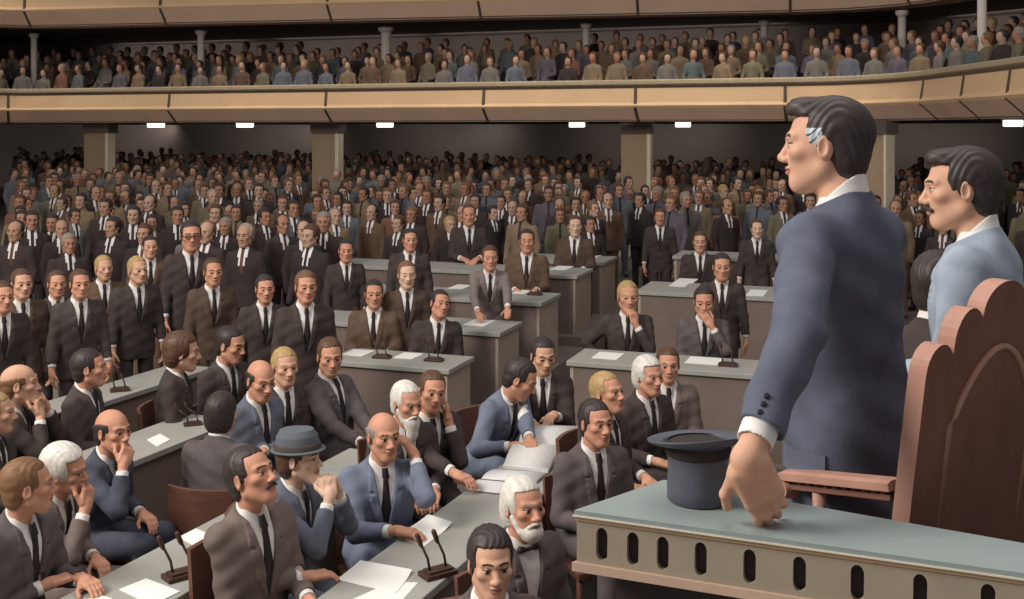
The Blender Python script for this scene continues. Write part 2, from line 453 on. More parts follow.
    pts = np.array([ch - .16, ch + .16] + [p for q in legs for p in q[1:]] + [l[3] + A(0,.18,0) for l in legs] + [p for q in arms for p in q[1:4]] + [q[3] + q[4] @ A(0,.2,-.0) for q in arms] + [q[3] + q[4] @ A(0,.1,-.12) for q in arms])
    lo = pts.min(0) - .1; hi = pts.max(0) + .1; lo[2] = max(lo[2], .0)
    V, Q = mesh_sdf(ops, lo, hi, .024, fine)
    q = (V[Q].mean(1) - ch) @ Rh / HS
    mi = np.zeros(len(Q), int); ax_ = np.abs(q[:,0]); front = q[:,1] > .055
    bt = max(.0038, hF*.55/HS*.9); bm_ = hair[1] if brow is None else brow
    zb = .0245 + .004*np.minimum(ax_/.03, 1) - .25*np.maximum(ax_-.034, 0)
    mi[front & (ax_ > .010) & (ax_ < .048) & (np.abs(q[:,2]-zb) < bt)] = 3
    lz = max(.0075, hF*.5/HS)
    mi[front & (ax_ < .024) & (np.abs(q[:,2]+.0635) < lz) & (q[:,1] > .082)] = 1
    ex = (ax_-.031)/.0145; ez = (q[:,2]-.001)/max(.0062, hF*.5/HS)
    eye = front & (ex**2 + ez**2 < 1)
    if hF < .0056: mi[eye] = 2; mi[eye & (np.abs(ax_-.031) < .0066)] = 4; mi[front & (ax_ > .016) & (ax_ < .047) & (np.abs(q[:,2]-.0075) < .0022)] = 4
    else: mi[eye] = 4
    root = bpy.data.objects.new('person', np_mesh('person', V, Q, [sk, LIP, EYEW, HAIR[bm_ if bm_ != 'white' else 'grey'], EYED], mi))
    link(root); root.location = base; root.rotation_euler = (0, 0, th)
    tag(root, label, 'person', group)
    # ---- hair
    if hair[0] != 'none':
        hh = min(max(.8/pxs, .003), .0075)/hq
        ho = hair_ops(H, Rh, HS, hair[0], line, thick, quiff, part)
        V, Q = mesh_sdf(ho, ch - .18*HS, ch + .18*HS, hh)
        if hF < .006:
            N = vnormals(V, Q); p = (V - ch) @ Rh / HS
            V = V + N * (np.sin(p[:,0]*260 + 9*np.sin(p[:,1]*30) + 5*p[:,2]*20) * (.0006 if hair[1] in ('white','grey') else .0011) * HS)[:, None]
        qq = (V[Q].mean(1) - ch) @ Rh / HS; mi = None; mts = [hm]
        if grey_temple:
            mts = [hm, HAIR['steel']]; st = np.sin(qq[:,2]*300 + qq[:,1]*260 + 2*np.sin(qq[:,1]*90)) > -.72
            mi = ((np.abs(qq[:,0]) > .045) & (qq[:,1] > -.004) & (qq[:,1] < .062) & (qq[:,2] > -.03 + .25*np.abs(qq[:,1]-.03)) & (qq[:,2] < .046) & st).astype(int)
        mk('hair', V, Q, mts, root, mi)
    if mous:
        mo = []
        for x in (-1, 1): mo.append(('U', cap(H(0,.101,-.049), H(x*.030,.086,-.060), .0085*HS, .0055*HS), .004))
        V, Q = mesh_sdf(mo, H(0,.09,-.05)-.07, H(0,.09,-.05)+.07, hF); mk('moustache', V, Q, [HAIR[mous]], root)
    if beard:
        kind, bc = beard
        bo = [('U', ell(H(0,.052,-.095), A(.052,.052,.046)*HS, Rh), 0)]
        if kind == 'long': bo += [('U', ell(H(0,.072,-.150), A(.038,.032,.070)*HS, Rh), .03)]
        for x in (-1, 1): bo += [('U', cap(H(x*.066,.008,-.03), H(x*.045,.035,-.085), .012*HS, .018*HS), .02), ('U', cap(H(0,.1,-.05), H(x*.032,.082,-.066), .009*HS, .007*HS), .01)]
        bo.append(('S', ell(H(0,.106,-.066), A(.018,.020,.0065)*HS, Rh), .004))
        V, Q = mesh_sdf(bo, ch-.28*HS, ch+.2*HS, hF); mk('beard', V, Q, [HAIR[bc]], root)
    if glasses:
        g = bmesh.new()
        for x in (-1, 1):
            add_tube(g, [H(x*.032+.021*math.cos(t), .106-.012*abs(math.cos(t))*0, .002+.017*math.sin(t)) for t in np.linspace(0, 2*math.pi, 13)], .0035*HS, 6, cap=False)
            add_tube(g, [H(x*.053,.104,.006), H(x*.079,.06,.008), H(x*.085,-.005,.006)], .003*HS, 6)
        add_tube(g, [H(-.011,.106,.006), H(.011,.106,.006)], .003*HS, 6)
        bm_obj('glasses', g, EYED, root)
    if hat:
        ht = [('U', loft(Rh, H(0,-.012,.046), [(-.005*HS,.105*HS,.122*HS,0),(.02*HS,.098*HS,.115*HS,0),(.07*HS,.090*HS,.105*HS,0),(.10*HS,.07*HS,.085*HS,0)], n=2.0), 0),
              ('U', ell(H(0,-.008,.046), A(.120,.142,.011)*HS, Rh), .012)]
        V, Q = mesh_sdf(ht, ch-.25*HS, ch+.25*HS, hF); mk('hat', V, Q, [HATM], root)
        hb = [('U', loft(Rh, H(0,-.012,.046), [(.008*HS,.107*HS,.124*HS,0),(.034*HS,.100*HS,.117*HS,0)], n=2.0), 0)]
        V, Q = mesh_sdf(hb, ch-.2*HS, ch+.2*HS, hF); mk('hat_band', V, Q, [SUIT['dark']], root)
    # ---- jacket
    hem = -.19 if not sit else -.07
    jt = [t for t in tab if t[0] >= (hem - .02)*S]
    def lap(qv, rv):
        x = np.abs(qv[:,0])/S; z = qv[:,2]/S; half = np.clip((z - .13)/.37, -.2, 1)*.066
        w = .05*np.clip((z-.13)/.12, 0, 1)*np.where(z > .40, np.clip((.52-z)/.12, 0, 1)*.8 + .2, 1)
        on = (x < half + w) & (x > half - .01) & (qv[:,1] > 0) & (z > .13) & ~((np.abs(z-.385) < .008) & (x > half + w*.45))
        return rv - np.where(on, .007*S, 0).astype(np.float32)
    jo = [('U', loft(Rt, hip, jt, extra=lap), 0)]
    if sit:
        for sx, hj, kn, an in legs: jo.append(('U', cap(hj + A(0,-.03,.01), hj*.72 + kn*.28, .10*S, .090*S), .03))
    for sx, sh, el, wr, Rq, curl in arms:
        u = nrm(wr - el); jo += [('U', cap(sh, el, .064*S, .054*S), .04*S), ('U', cap(el, wr - u*.052*S, .054*S, .043*S), .012*S)]
        jo.append(('S', cap(wr - u*.028*S, wr + u*.05*S, .06*S, .055*S), .004))
    vee = lambda q_: np.maximum(np.abs(q_[:,0]) - np.clip((q_[:,2]/S-.13)/.37, -.3, 1.15)*.066*S, np.maximum(-(q_[:,1] - .0), q_[:,1] - .155*S))
    jo.append(('S', xf(Rt, hip, vee), .002))
    jo.append(('S', xf(Rt, hip, lambda q_: np.maximum((.514 + jtop)*S - .42*q_[:,1] - q_[:,2], np.maximum(np.abs(q_[:,0]) - .13*S, q_[:,1] - .11*S))), .004))
    if wrink:
        ps = random.random()*9
        wf = lambda P: (np.sin(P[:,2]*38+P[:,0]*21+ps)*np.sin(P[:,1]*33-P[:,2]*17+ps*2)*wrink).astype(np.float32)
        jo = [(m, (lambda f: (lambda P: f(P) + wf(P)))(f) if i < 1 or (m == 'U') else f, k) for i, (m, f, k) in enumerate(jo)]
    lo2 = np.array([p for q_ in arms for p in q_[1:4]] + [hip - A(.24,.2,.3), hip + A(.24,.2,.1), nb + .1] + ([l[2] for l in legs] if sit else [])).min(0) - .1
    hi2 = np.array([p for q_ in arms for p in q_[1:4]] + [hip - A(.24,.2,.3), hip + A(.24,.2,.1), nb + .1] + ([l[2] for l in legs] if sit else [])).max(0) + .1
    V, Q = mesh_sdf(jo, lo2, hi2, hC); jk = mk('jacket', V, Q, [sm], root)
    # ---- shirt, tie
    st = [(z, w, dd, y) for z, w, dd, y in tab if z > -.05*S]
    shf = loft(Rt, hip, st, off=-.011*S)
    so = [('U', shf, 0)]
    Rc = basis(nrm(Rn @ A(0,1,0)), H(0,-.030,-.050) - nb)
    so.append(('U', loft(Rc, nb, [(-.04*S,.071*S,.074*S,0),(0,.066*S,.070*S,0),(.035*S,.062*S,.067*S,0),(.09*S,.061*S,.066*S,0)], n=2.0, extra=lambda q_, r_: np.maximum(r_, q_[:,2] - np.minimum(.014*S - .75*q_[:,1], colh*S))), .004))
    for sx, sh, el, wr, Rq, curl in arms:
        u = nrm(wr - el); so += [('U', cap(sh, el, .052*S, .044*S), .02), ('U', cap(el, wr - u*.06*S, .044*S, .032*S), .01)]; so.append(('U', cap(wr - u*.10*S, wr - u*.010*S, .036*S, .034*S), 0)); so.append(('S', cap(wr - u*.004*S, wr + u*.1*S, .05*S, .05*S), 0))
    hS = min(max(.9/pxs, .004), .010)/hq
    V, Q = mesh_sdf(so, lo2, hi2, hS); mk('shirt', V, Q, [SHIRT], root)
    tb = bmesh.new(); prev = None
    TQ = lambda x, y, z: hip + Rt @ A(x, y, z)
    if not bow:
        zz = [(.502,.015,.012),(.455,.019,.012),(.448,.012,.009),(.40,.017,.007),(.30,.026,.006),(.20,.033,.006),(.12,.036,.005)]
        for z, w, ex_ in zz:
            yf = shf.front(z*S) + (ex_ - .013)*S + (.012*S if z > .44 else 0)
            if z > .47: yf = max(yf, .056*S)
            ring = [tb.verts.new(TQ(x*w*S, yf + dy*S, z*S)) for x, dy in ((-1,-.012),(-1,.001),(0,.005),(1,.001),(1,-.012))]
            if prev:
                for k in range(4): tb.faces.new((prev[k], prev[k+1], ring[k+1], ring[k]))
            prev = ring
        bm_obj('tie', tb, tie, root, smooth=True)
    else:
        tb.free()
        yf = .066*S; bo = [('U', ell(TQ(0,yf,.487*S), A(.011,.01,.011)*S), 0)]
        for x in (-1, 1): bo.append(('U', cap(TQ(x*.012*S,yf,.487*S), TQ(x*.042*S,yf-.008*S,.487*S), .008*S, .017*S), .004))
        V, Q = mesh_sdf(bo, TQ(0,yf,.487*S)-.09, TQ(0,yf,.487*S)+.09, hF); mk('bow_tie', V, Q, [tie], root)
    # ---- trousers, shoes
    to = [('U', loft(Rt, hip, [(-.16*S,.16*S,.115*S,0),(0,.172*S,.112*S,0),(.1*S,.16*S,.102*S,0)]), 0)]
    for sx, hj, kn, an in legs:
        to += [('U', cap(hj, kn, (.094 if sit else .082)*S, .068*S), .03), ('U', cap(kn, an + A(0,0,.0), .068*S, .058*S), .01)]
    to.append(('S', lambda P: (P[:,2] - .055).astype(np.float32), .002))
    pl = np.array([p for l in legs for p in l[1:]] + [hip + A(.2,.15,.12), hip - A(.2,.15,.2)])
    V, Q = mesh_sdf(to, pl.min(0) - .1, pl.max(0) + .1, max(hC*1.4, .012)); mk('trousers', V, Q, [SUIT[trous] if trous else sm], root)
    for sx, hj, kn, an in legs:
        f0 = A(an[0], an[1], 0)
        V, Q = mesh_sdf([('U', ell(f0 + A(sx*.01,.06,.045), A(.05,.135,.052)), 0), ('U', ell(f0 + A(0,-.02,.05), A(.042,.05,.055)), .02), ('S', lambda P: (P[:,2] - .004).astype(np.float32), 0)], f0 + A(-.12,-.15,-.03), f0 + A(.12,.28,.16), .012)
        mk('shoe', V, Q, [SHOE], root)
    info = dict(root=root, base=base, th=th, hip=hip, Rw=Rw, arms=arms, T=T, H=H, Y=Y, X=X, jacket=jk, sc=S, shf=shf, Rt=Rt, floor=floor)
    if sit and chair: CHAIRS.append((info, chair_label or label))
    PEOPLE.append(info)
    return info
CHAIRS = []; PEOPLE = []
# ------------------------------------------------------------------ the hall
DV = A(-.943, .333, 0)          # along the far wall, away to the left
DN = A(.333, .943, 0)           # into the depth of the hall
M_floor = mat('floor_carpet', (126,116,108), rough=0.95, var=.12, scale=2.5)
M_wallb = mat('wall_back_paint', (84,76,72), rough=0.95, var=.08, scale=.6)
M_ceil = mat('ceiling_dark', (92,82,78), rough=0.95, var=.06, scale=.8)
M_face = mat('balcony_face', (220,184,144), rough=0.7, var=.05, scale=1.2)
M_low = mat('balcony_soffit_band', (238,202,176), rough=0.8, var=.05, scale=1.2)
M_rail = mat('balcony_rail', (176,158,132), rough=0.5, var=.06)
M_seam = mat('balcony_seam', (96,82,70), rough=0.8, var=.05)
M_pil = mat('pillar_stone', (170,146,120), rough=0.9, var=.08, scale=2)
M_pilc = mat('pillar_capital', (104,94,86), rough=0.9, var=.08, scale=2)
M_lit_edge = mat('pillar_lit_edge', (226,214,190), rough=0.6, var=.04)  # pale tone that paints light onto the pillar edges
M_post = mat('gallery_post', (205,196,186), rough=0.7, var=.06)
M_lamp = mat('lamp_diffuser', (255,240,225), rough=0.5, var=.0, emit=2.2)
M_lampf = mat('lamp_frame', (190,180,170), rough=0.5, var=.03)
M_tier = mat('tier_carpet', (124,114,106), rough=0.95, var=.1, scale=3)
M_dtop = mat('desk_top_laminate', (156,154,147), rough=0.55, var=.06, scale=5)
M_dfront = mat('desk_front_panel', (120,105,97), rough=0.8, var=.1, scale=3)
M_dside = mat('desk_side_panel', (168,154,140), rough=0.8, var=.07, scale=3)
M_paper = mat('paper', (232,230,224), rough=0.8, var=.03)
M_paperl = mat('paper_print', (196,196,192), rough=0.8, var=.1, scale=30, stretch=(.2,6,1))
M_mic = mat('microphone_brown', (74,54,46), rough=0.45, var=.1)
EPS = 1e-3

def ground(Y): return max(0.0, .013*(Y - 12.0))
# floor: flat, then gently raked under the gallery
bm = bmesh.new()
ys = [-3, 12, 52]; vs = [[bm.verts.new((x, y, ground(y))) for x in (-24, 20)] for y in ys]
for a, b in zip(vs, vs[1:]): bm.faces.new((a[0], a[1], b[1], b[0]))
tag(bm_obj('floor', bm, M_floor), 'dark grey brown carpeted floor of the assembly hall', 'floor', kind='structure')

# ---- lower gallery front: U-shaped path in plan
def arc(p0, p1, p2, n=8):
    return [tuple((1-t)**2*p0[i] + 2*(1-t)*t*p1[i] + t*t*p2[i] for i in (0, 1)) for t in np.linspace(0, 1, n)]
cl = np.array((-14.2, 30.4)); 
pL = [(-15.2, 24.0)] + arc((-14.55, 28.6), (-14.05, 30.33), (-12.9, 29.93))
pR = arc((6.0, 23.27), (7.35, 22.8), (7.62, 20.6)) + [(7.62, 17.0), (7.42, 11.0)]
path1 = pL + pR
def off_path(path, d):
    """offset a plan path by d away from the hall (to the left of travel)."""
    out = []
    P = [np.array(p) for p in path]
    for i in range(len(P)):
        t = P[min(i+1, len(P)-1)] - P[max(i-1, 0)]; t = t/np.linalg.norm(t)
        out.append(tuple(P[i] + d*np.array((-t[1], t[0]))))
    return out
def sweep(bm, path, prof):
    """prof: list of (offset outwards, z, material index of the strip that follows)."""
    cols = []
    for d, z, mi in prof: cols.append([bm.verts.new((x, y, z)) for x, y in off_path(path, d)])
    for k in range(len(prof)-1):
        for i in range(len(path)-1):
            f = bm.faces.new((cols[k][i], cols[k][i+1], cols[k+1][i+1], cols[k+1][i])); f.material_index = prof[k][2]; f.smooth = False
def plen(path):
    P = np.array(path); return np.concatenate([[0], np.cumsum(np.linalg.norm(np.diff(P, axis=0), axis=1))])
def path_at_px(path, px):
    """point and tangent where the path crosses image column px (the part facing the hall)."""
    for i in range(len(path)-1):
        a, b = np.array(path[i]), np.array(path[i+1]); k = (px-CX)/F
        fa, fb = a[0]-k*a[1], b[0]-k*b[1]
        if (fa <= 0) != (fb <= 0):
            t = fa/(fa-fb); return a+(b-a)*t, (b-a)/np.linalg.norm(b-a)
    return None, None
def balcony(name, path, z0, zs, z1, seams, label):
    bm = bmesh.new()
    prof = [(1.2, z0+.02, 1), (.34, z0, 1), (.0, zs, 0), (-.03, zs+.05, 0), (.03, zs+.12, 0), (.07, z1-.19, 3), (.07, z1-.13, 2), (.02, z1-.10, 2), (.02, z1-.03, 2), (.08, z1, 2), (.26, z1, 2), (.30, z1-.1, 1), (.34, z0+.25, 1)]
    sweep(bm, path, prof)
    for px in seams:
        p, t = path_at_px(path, px)
        if p is None: continue
        nrm_ = np.array((-t[1], t[0])); ang = math.atan2(t[1], t[0])
        for (d0, za, d1, zb) in ((.0, zs, .07, z1-.19), (.34, z0, .0, zs)):
            q0 = p + nrm_*(d0-.012); q1 = p + nrm_*(d1-.012); w = t*.035
            vs = [bm.verts.new((*(q0-w), za)), bm.verts.new((*(q0+w), za)), bm.verts.new((*(q1+w), zb)), bm.verts.new((*(q1-w), zb))]
            vb = [bm.verts.new((*(np.array(v.co[:2])+nrm_*.10), v.co.z)) for v in vs]
            for idx in ((0,1,2,3), (7,6,5,4), (0,4,5,1), (1,5,6,2), (2,6,7,3), (3,7,4,0)):
                al = vs + vb; f = bm.faces.new([al[i] for i in idx]); f.material_index = 3
    return tag(bm_obj(name, bm, [M_face, M_low, M_rail, M_seam]), label, 'balcony front', kind='structure')
Z_G0, Z_G1 = 3.17, 4.10
balcony('trim_1', path1, Z_G0, 3.47, Z_G1, (8, 168, 325, 483, 635, 785, 920, 960, 1006), 'tan curved front of the lower gallery')
path2 = [(-16.6, 22.0)] + arc((-15.6, 27.6), (-14.55, 30.4), (-12.9, 29.96)) + arc((6.6, 26.17), (8.9, 25.7), (9.2, 23.2)) + [(9.5, 18.0)]
balcony('trim_2', path2, 5.82, 6.2, 7.2, (24, 160, 327, 478, 637, 790, 900), 'tan curved front of the upper gallery')
# slabs behind the fronts
def slab(name, path, zt, zb, m, label, depth=22, cat='floor'):
    bm = bmesh.new(); fr = off_path(path, .30); bk = off_path(path, depth)
    n = len(fr)
    # fan to a far outline
    far = [(-30, fr[0][1]), (-30, 60), (26, 60), (26, fr[-1][1])]
    add_prism(bm, (fr + far[::-1])[::-1], zb, zt)
    return tag(bm_obj(name, bm, m), label, cat, kind='structure')
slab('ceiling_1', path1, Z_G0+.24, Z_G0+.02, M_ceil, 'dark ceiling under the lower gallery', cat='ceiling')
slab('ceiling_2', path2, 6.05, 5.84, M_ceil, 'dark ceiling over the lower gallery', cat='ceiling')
# stepped seating rows of the gallery
GS = .20
GR = []
for k in range(7):
    pr = off_path(path1, .6 + .95*k)
    GR.append((pr, 3.42 + GS*k))
bm = bmesh.new()
for k in range(7):
    a = off_path(path1, .35 + .95*k); b = off_path(path1, .35 + .95*(k+1)); zz = 3.42 + GS*k
    A0 = [bm.verts.new((x, y, zz - GS)) for x, y in a]; A1 = [bm.verts.new((x, y, zz)) for x, y in a]; B1 = [bm.verts.new((x, y, zz)) for x, y in b]
    for i in range(len(a)-1):
        bm.faces.new((A0[i], A0[i+1], A1[i+1], A1[i])); bm.faces.new((A1[i], A1[i+1], B1[i+1], B1[i]))
tag(bm_obj('floor_gallery', bm, M_tier), 'stepped dark floor of the lower gallery', 'floor', kind='structure')
def wall(name, p, q, z0, z1, label, m=M_wallb, th=.2):
    bm = bmesh.new(); p = np.array(p[:2], float); q = np.array(q[:2], float); t = (q-p)/np.linalg.norm(q-p); n = np.array((-t[1], t[0]))*th
    add_prism(bm, [tuple(p), tuple(q), tuple(q+n), tuple(p+n)], z0, z1)
    return tag(bm_obj(name, bm, m), label, 'wall', kind='structure')
cb = A(0, 46, 0)
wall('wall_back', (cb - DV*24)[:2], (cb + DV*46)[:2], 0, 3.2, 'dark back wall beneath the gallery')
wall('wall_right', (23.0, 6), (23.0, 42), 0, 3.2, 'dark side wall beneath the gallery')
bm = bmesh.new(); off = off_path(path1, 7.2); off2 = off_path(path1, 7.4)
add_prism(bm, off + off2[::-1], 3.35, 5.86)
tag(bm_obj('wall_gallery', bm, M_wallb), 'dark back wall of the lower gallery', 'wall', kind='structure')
# pillars under the lower gallery
def pillar(px, wpx, k):
    p, t = path_at_px(path1, px)
    n = np.array((-t[1], t[0])); q = p + n*1.5; Yc = q[1]; s = F/Yc; w = wpx/s
    q[0] = (px-CX)/F*Yc; z0 = ground(Yc); rz = math.atan2(t[1], t[0])
    r = empty('pillar', (q[0], q[1], z0 - .02), rz); ztop = Z_G0 + .02 - z0 + .02
    b = bmesh.new(); add_box(b, (-.06*w, 0, (ztop-.30)/2), (w*.88, w*.36, ztop-.30)); bm_obj('shaft', b, M_pil, r)
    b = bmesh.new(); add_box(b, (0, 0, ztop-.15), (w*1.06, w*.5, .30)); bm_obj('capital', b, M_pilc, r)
    b = bmesh.new(); add_box(b, (w*.44, -.03, (ztop-.30)/2), (w*.12, w*.36, ztop-.30)); tag(bm_obj('lit_edge_strip', b, M_lit_edge, r), 'pale polished corner strip')  # added strip: the lit side of the pillar put into colour
    return tag(r, k, 'pillar', 'tan pillars carrying the lower gallery', 'structure')
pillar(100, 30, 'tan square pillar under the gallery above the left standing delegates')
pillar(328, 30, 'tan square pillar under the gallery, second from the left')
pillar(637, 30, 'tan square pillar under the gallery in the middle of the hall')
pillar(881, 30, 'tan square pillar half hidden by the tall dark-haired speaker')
# thin posts in the gallery
for px, w, lb in ((34,6,'pale thin gallery post nearest the left bend'), (201,7,'pale thin gallery post, second from the left'), (386,10,'pale thin gallery post, third from the left'),
                  (586,7,'pale thin gallery post above the middle of the hall'), (764,7,'pale thin gallery post above the speaker'), (902,8,'pale thin gallery post above the man with moustache'), (982,9,'pale thin gallery post at the right bend')):
    p, t = path_at_px(path2 if px < 960 else path1, px)
    n = np.array((-t[1], t[0])); q = p + n*1.6 if px < 960 else np.array((8.6, 20.2)); q[0] = (px-CX)/F*q[1]; w = w/F*q[1]
    r = empty('gallery_post', (q[0], q[1], 3.4), math.atan2(t[1], t[0]))
    b = bmesh.new(); add_lathe(b, [(w/2, 0), (w/2, 2.2)], n=14); bm_obj('shaft', b, M_post, r)
    b = bmesh.new(); add_lathe(b, [(w*.55, 2.2), (w*.8, 2.26), (w*.8, 2.34)], n=14); bm_obj('capital', b, M_post, r)
    tag(r, lb, 'post', 'thin posts in the gallery', 'structure')
# small ceiling lamps under the gallery front
for i, (px, lb) in enumerate(((156,'small glowing lamp under the gallery beside the first pillar'), (245,'small glowing lamp under the gallery midway between the first two pillars'), (385,'small glowing lamp under the gallery beside the second pillar'),
               (577,'small glowing lamp under the gallery before the third pillar'), (683,'small glowing lamp under the gallery past the third pillar'), (1013,'small glowing lamp under the gallery above the moustached man'))):
    p, t = path_at_px(path1, px if px < 900 else 860)
    n = np.array((-t[1], t[0])); q = p + n*1.0
    if px > 900: q = np.array((8.4, 18.6))
    q[0] = (px-CX)/F*q[1]; w = 15/F*q[1]
    r = empty('ceiling_lamp', (q[0], q[1], Z_G0+.02), math.atan2(t[1], t[0]) if px < 900 else 0)
    b = bmesh.new(); add_box(b, (0, 0, -.02), (w, .34, .04)); bm_obj('frame', b, M_lampf, r)
    b = bmesh.new(); add_box(b, (0, 0, -.09), (w*.9, .30, .12)); bm_obj('diffuser', b, M_lamp, r, bevel=.02)
    tag(r, lb, 'lamp', 'small lamps under the gallery')

# ---- tiers and desks
def frame2(o, u):
    u = np.array(u, float); u = u/np.linalg.norm(u); return o, u, np.array((-u[1], u[0]))
def desk(label, corner, along, length, depth, ztop, zfloor, group, open_back=True, overhang=.03, sides=(1, 1)):
    """corner: the front corner the desk starts from (xy); along: direction of the front edge; people sit on the side to which +n points."""
    u = nrm(np.array(along + (0,) if len(along) == 2 else along)); rz = math.atan2(u[1], u[0])
    r = empty('conference_desk', (corner[0], corner[1], zfloor), rz); h = ztop - zfloor; t = .045
    b = bmesh.new(); add_box(b, (length/2, depth/2, h - t/2), (length, depth, t)); bm_obj('desk_top', b, M_dtop, r, bevel=.006)
    b = bmesh.new(); add_box(b, (length/2, overhang + .015, (h-t)/2), (length-2*overhang-.06, .03, h-t)); bm_obj('front_panel', b, M_dfront, r)
    for s, x in ((0, overhang+.015), (1, length-overhang-.015)):
        if sides[s]:
            b = bmesh.new(); add_box(b, (x, depth/2, (h-t)/2), (.03, depth-2*overhang, h-t)); bm_obj('side_panel', b, M_dside, r)
    if length > 2.6:
        b = bmesh.new(); add_box(b, (length/2, depth/2+.03, (h-t)/2), (.03, depth-.15, h-t)); bm_obj('divider', b, M_dside, r)
    return tag(r, label, 'desk', group)
def tier(corner_right, length, depth, z0, z1, label):
    b = bmesh.new(); c = np.array(corner_right[:2]); u = DV[:2]; n = DN[:2]
    add_prism(b, [tuple(c), tuple(c + n*depth), tuple(c + n*depth + u*length), tuple(c + u*length)], z0, z1)
    return tag(bm_obj('floor_tier', b, M_tier), label, 'floor', kind='structure')
GRP = 'delegate desks'
RDESK = [ # front-right corner px, Y, length, depth
    ((449,370), 9.8, 1.27, .62, 'short grey desk with two microphones in front of the three seated dark-suited men'),
    ((500,333), 11.1, 2.25, .70, 'grey desk on which the grey-suited standing man rests his hands'),
    ((541,303), 12.4, 2.6, .78, 'grey desk with a microphone behind the grey-suited standing man'),
    ((577,276), 13.9, 3.55, .80, 'long grey desk behind the dark-suited standing man'),
    ((603,263), 15.7, 1.5, .85, 'small far grey desk with a sheet of paper past the long row')]
RD = []
for (pc, Y, ln, dp, lb) in RDESK:
    p = at_y(pc[0], pc[1], Y); zf = p[2] - .75; RD.append((p, zf))
for i, (pc, Y, ln, dp, lb) in enumerate(RDESK):
    p, zf = RD[i]
    c = p[:2] + DV[:2]*ln    # start at the far end so that the front edge runs towards the right corner
    desk(lb, c, tuple(-DV[:2]), ln, dp, p[2], zf, GRP)
SDESK = [
    ((566,361), 10.0, 2.5, .62, 'grey desk with a microphone in front of the blond man resting his chin'),
    ((635,291), 13.0, 2.3, .90, 'grey desk with scattered papers behind the blond man resting his chin'),
    ((672,256), 15.6, 2.3, .80, 'far grey desk strip behind two small dark-suited delegates')]
SD = []
for (pc, Y, ln, dp, lb) in SDESK:
    p = at_y(pc[0], pc[1], Y); zf = p[2] - .75; SD.append((p, zf))
    desk(lb, p[:2], tuple(-DV[:2]), ln, dp, p[2], zf, GRP)
# tiers: slabs stepping up to the back
zf = [q[1] for q in RD]
rc = lambda i, back=0.0, right=.12: RD[i][0][:2] - DV[:2]*right - DN[:2]*(.12 - back)
tier(rc(0), 2.3, 1.25, 0, zf[0], 'low carpeted step carrying the short desk row')
c1 = rc(1); tier(c1, 3.6, 1.3, 0, zf[1], 'second carpeted step of the desk rows')
c2 = rc(2); tier(c2, 4.0, 1.5, 0, zf[2], 'third carpeted step of the desk rows')
c3 = rc(3); tier(c3, 4.2, 1.75, 0, zf[3], 'fourth carpeted step of the desk rows')
c4 = rc(4); tier(c4, 2.6, 1.3, 0, zf[4], 'highest carpeted step of the desk rows')
for i, (lb, dp, ln) in enumerate((('low carpeted step under the desk of the blond man', 2.6, 3.4), ('carpeted step under the desk with scattered papers', 2.4, 3.2), ('far carpeted step under the far desk strip', 2.2, 3.0))):
    p, z = SD[i]; c = p[:2] - DN[:2]*.12 + DV[:2]*.12
    tier(c - DV[:2]*ln, ln, dp, 0, z, lb)

UA = nrm(A(.412, 1, 0))          # along the near desk rows
def row_desk(label, p_left, p_len, width, back=0.0, **kw):
    """near rows: p_left = a point on the edge where the delegates sit, extends p_len along UA. Front (dais side) is to the right."""
    u = UA; c = p_left + A(UA[1], -UA[0], 0)*width
    return desk(label, c[:2], tuple(u[:2]), p_len, width, .75, 0, GRP, **kw)
D1p = at_z(58, 599, .75); D1p = D1p - UA*1.2
row_desk('long grey desk with microphone running past the white-haired and bald men', D1p, 3.9, .52)
D2p = at_z(321, 595, .75) - UA*1.1
row_desk('long grey desk with open books and papers before the bald blue-suited man', D2p, 4.35, .47)
d0 = A(-2.64, 7.71, 0) - A(UA[1], -UA[0], 0)*.33
row_desk('grey desk with a low microphone beyond the thoughtful bald man', d0 - UA*.55, 1.5, .50)
d00 = A(-3.95, 8.85, 0)
row_desk('grey desk with microphone far up by the standing row of men', d00, 1.85, .46)

# ---- papers
def paper(label, poly, z, group=None, th=.004, curl=.0, name='paper_sheet'):
    """poly: four pixel corners on the surface of height z."""
    P = [at_z(x, y, z) for x, y in poly]; c = sum(P)/4
    n = 8; b = bmesh.new(); g0 = []; g1 = []
    for i in range(n+1):
        r0 = []; r1 = []
        for j in range(n+1):
            u, v = i/n, j/n
            q = (P[0]*(1-u)+P[1]*u)*(1-v) + (P[3]*(1-u)+P[2]*u)*v - c
            dz = curl*(max(0, u-.6)/.4)**2*(.4+v*.6) + th*1.0
            r0.append(b.verts.new((q[0], q[1], dz))); r1.append(b.verts.new((q[0], q[1], dz - th*.8)))
        g0.append(r0); g1.append(r1)
    for i in range(n):
        for j in range(n):
            b.faces.new((g0[i][j], g0[i+1][j], g0[i+1][j+1], g0[i][j+1])); b.faces.new((g1[i][j], g1[i][j+1], g1[i+1][j+1], g1[i+1][j]))
    for k in range(n):
        b.faces.new((g0[k][0], g1[k][0], g1[k+1][0], g0[k+1][0])); b.faces.new((g0[k][n], g0[k+1][n], g1[k+1][n], g1[k][n]))
        b.faces.new((g0[0][k], g0[0][k+1], g1[0][k+1], g1[0][k])); b.faces.new((g0[n][k], g1[n][k], g1[n][k+1], g0[n][k+1]))
    o = bm_obj(name, b, M_paper, smooth=False, loc=(c[0], c[1], z))
    return tag(o, label, 'paper', group)
PG = 'sheets of paper on the desks'
Zd = .75
paper('white paper on the long desk behind the man with the raised chin', [(178,538),(196,529),(222,540),(204,551)], Zd, PG)
paper('white paper on the long desk beside the microphone at the bottom edge', [(119,590),(146,579),(180,592),(152,606)], Zd, PG)
paper('small white paper cut by the bottom edge beside the brown-haired profile', [(84,602),(97,595),(112,599),(100,607)], Zd, PG)
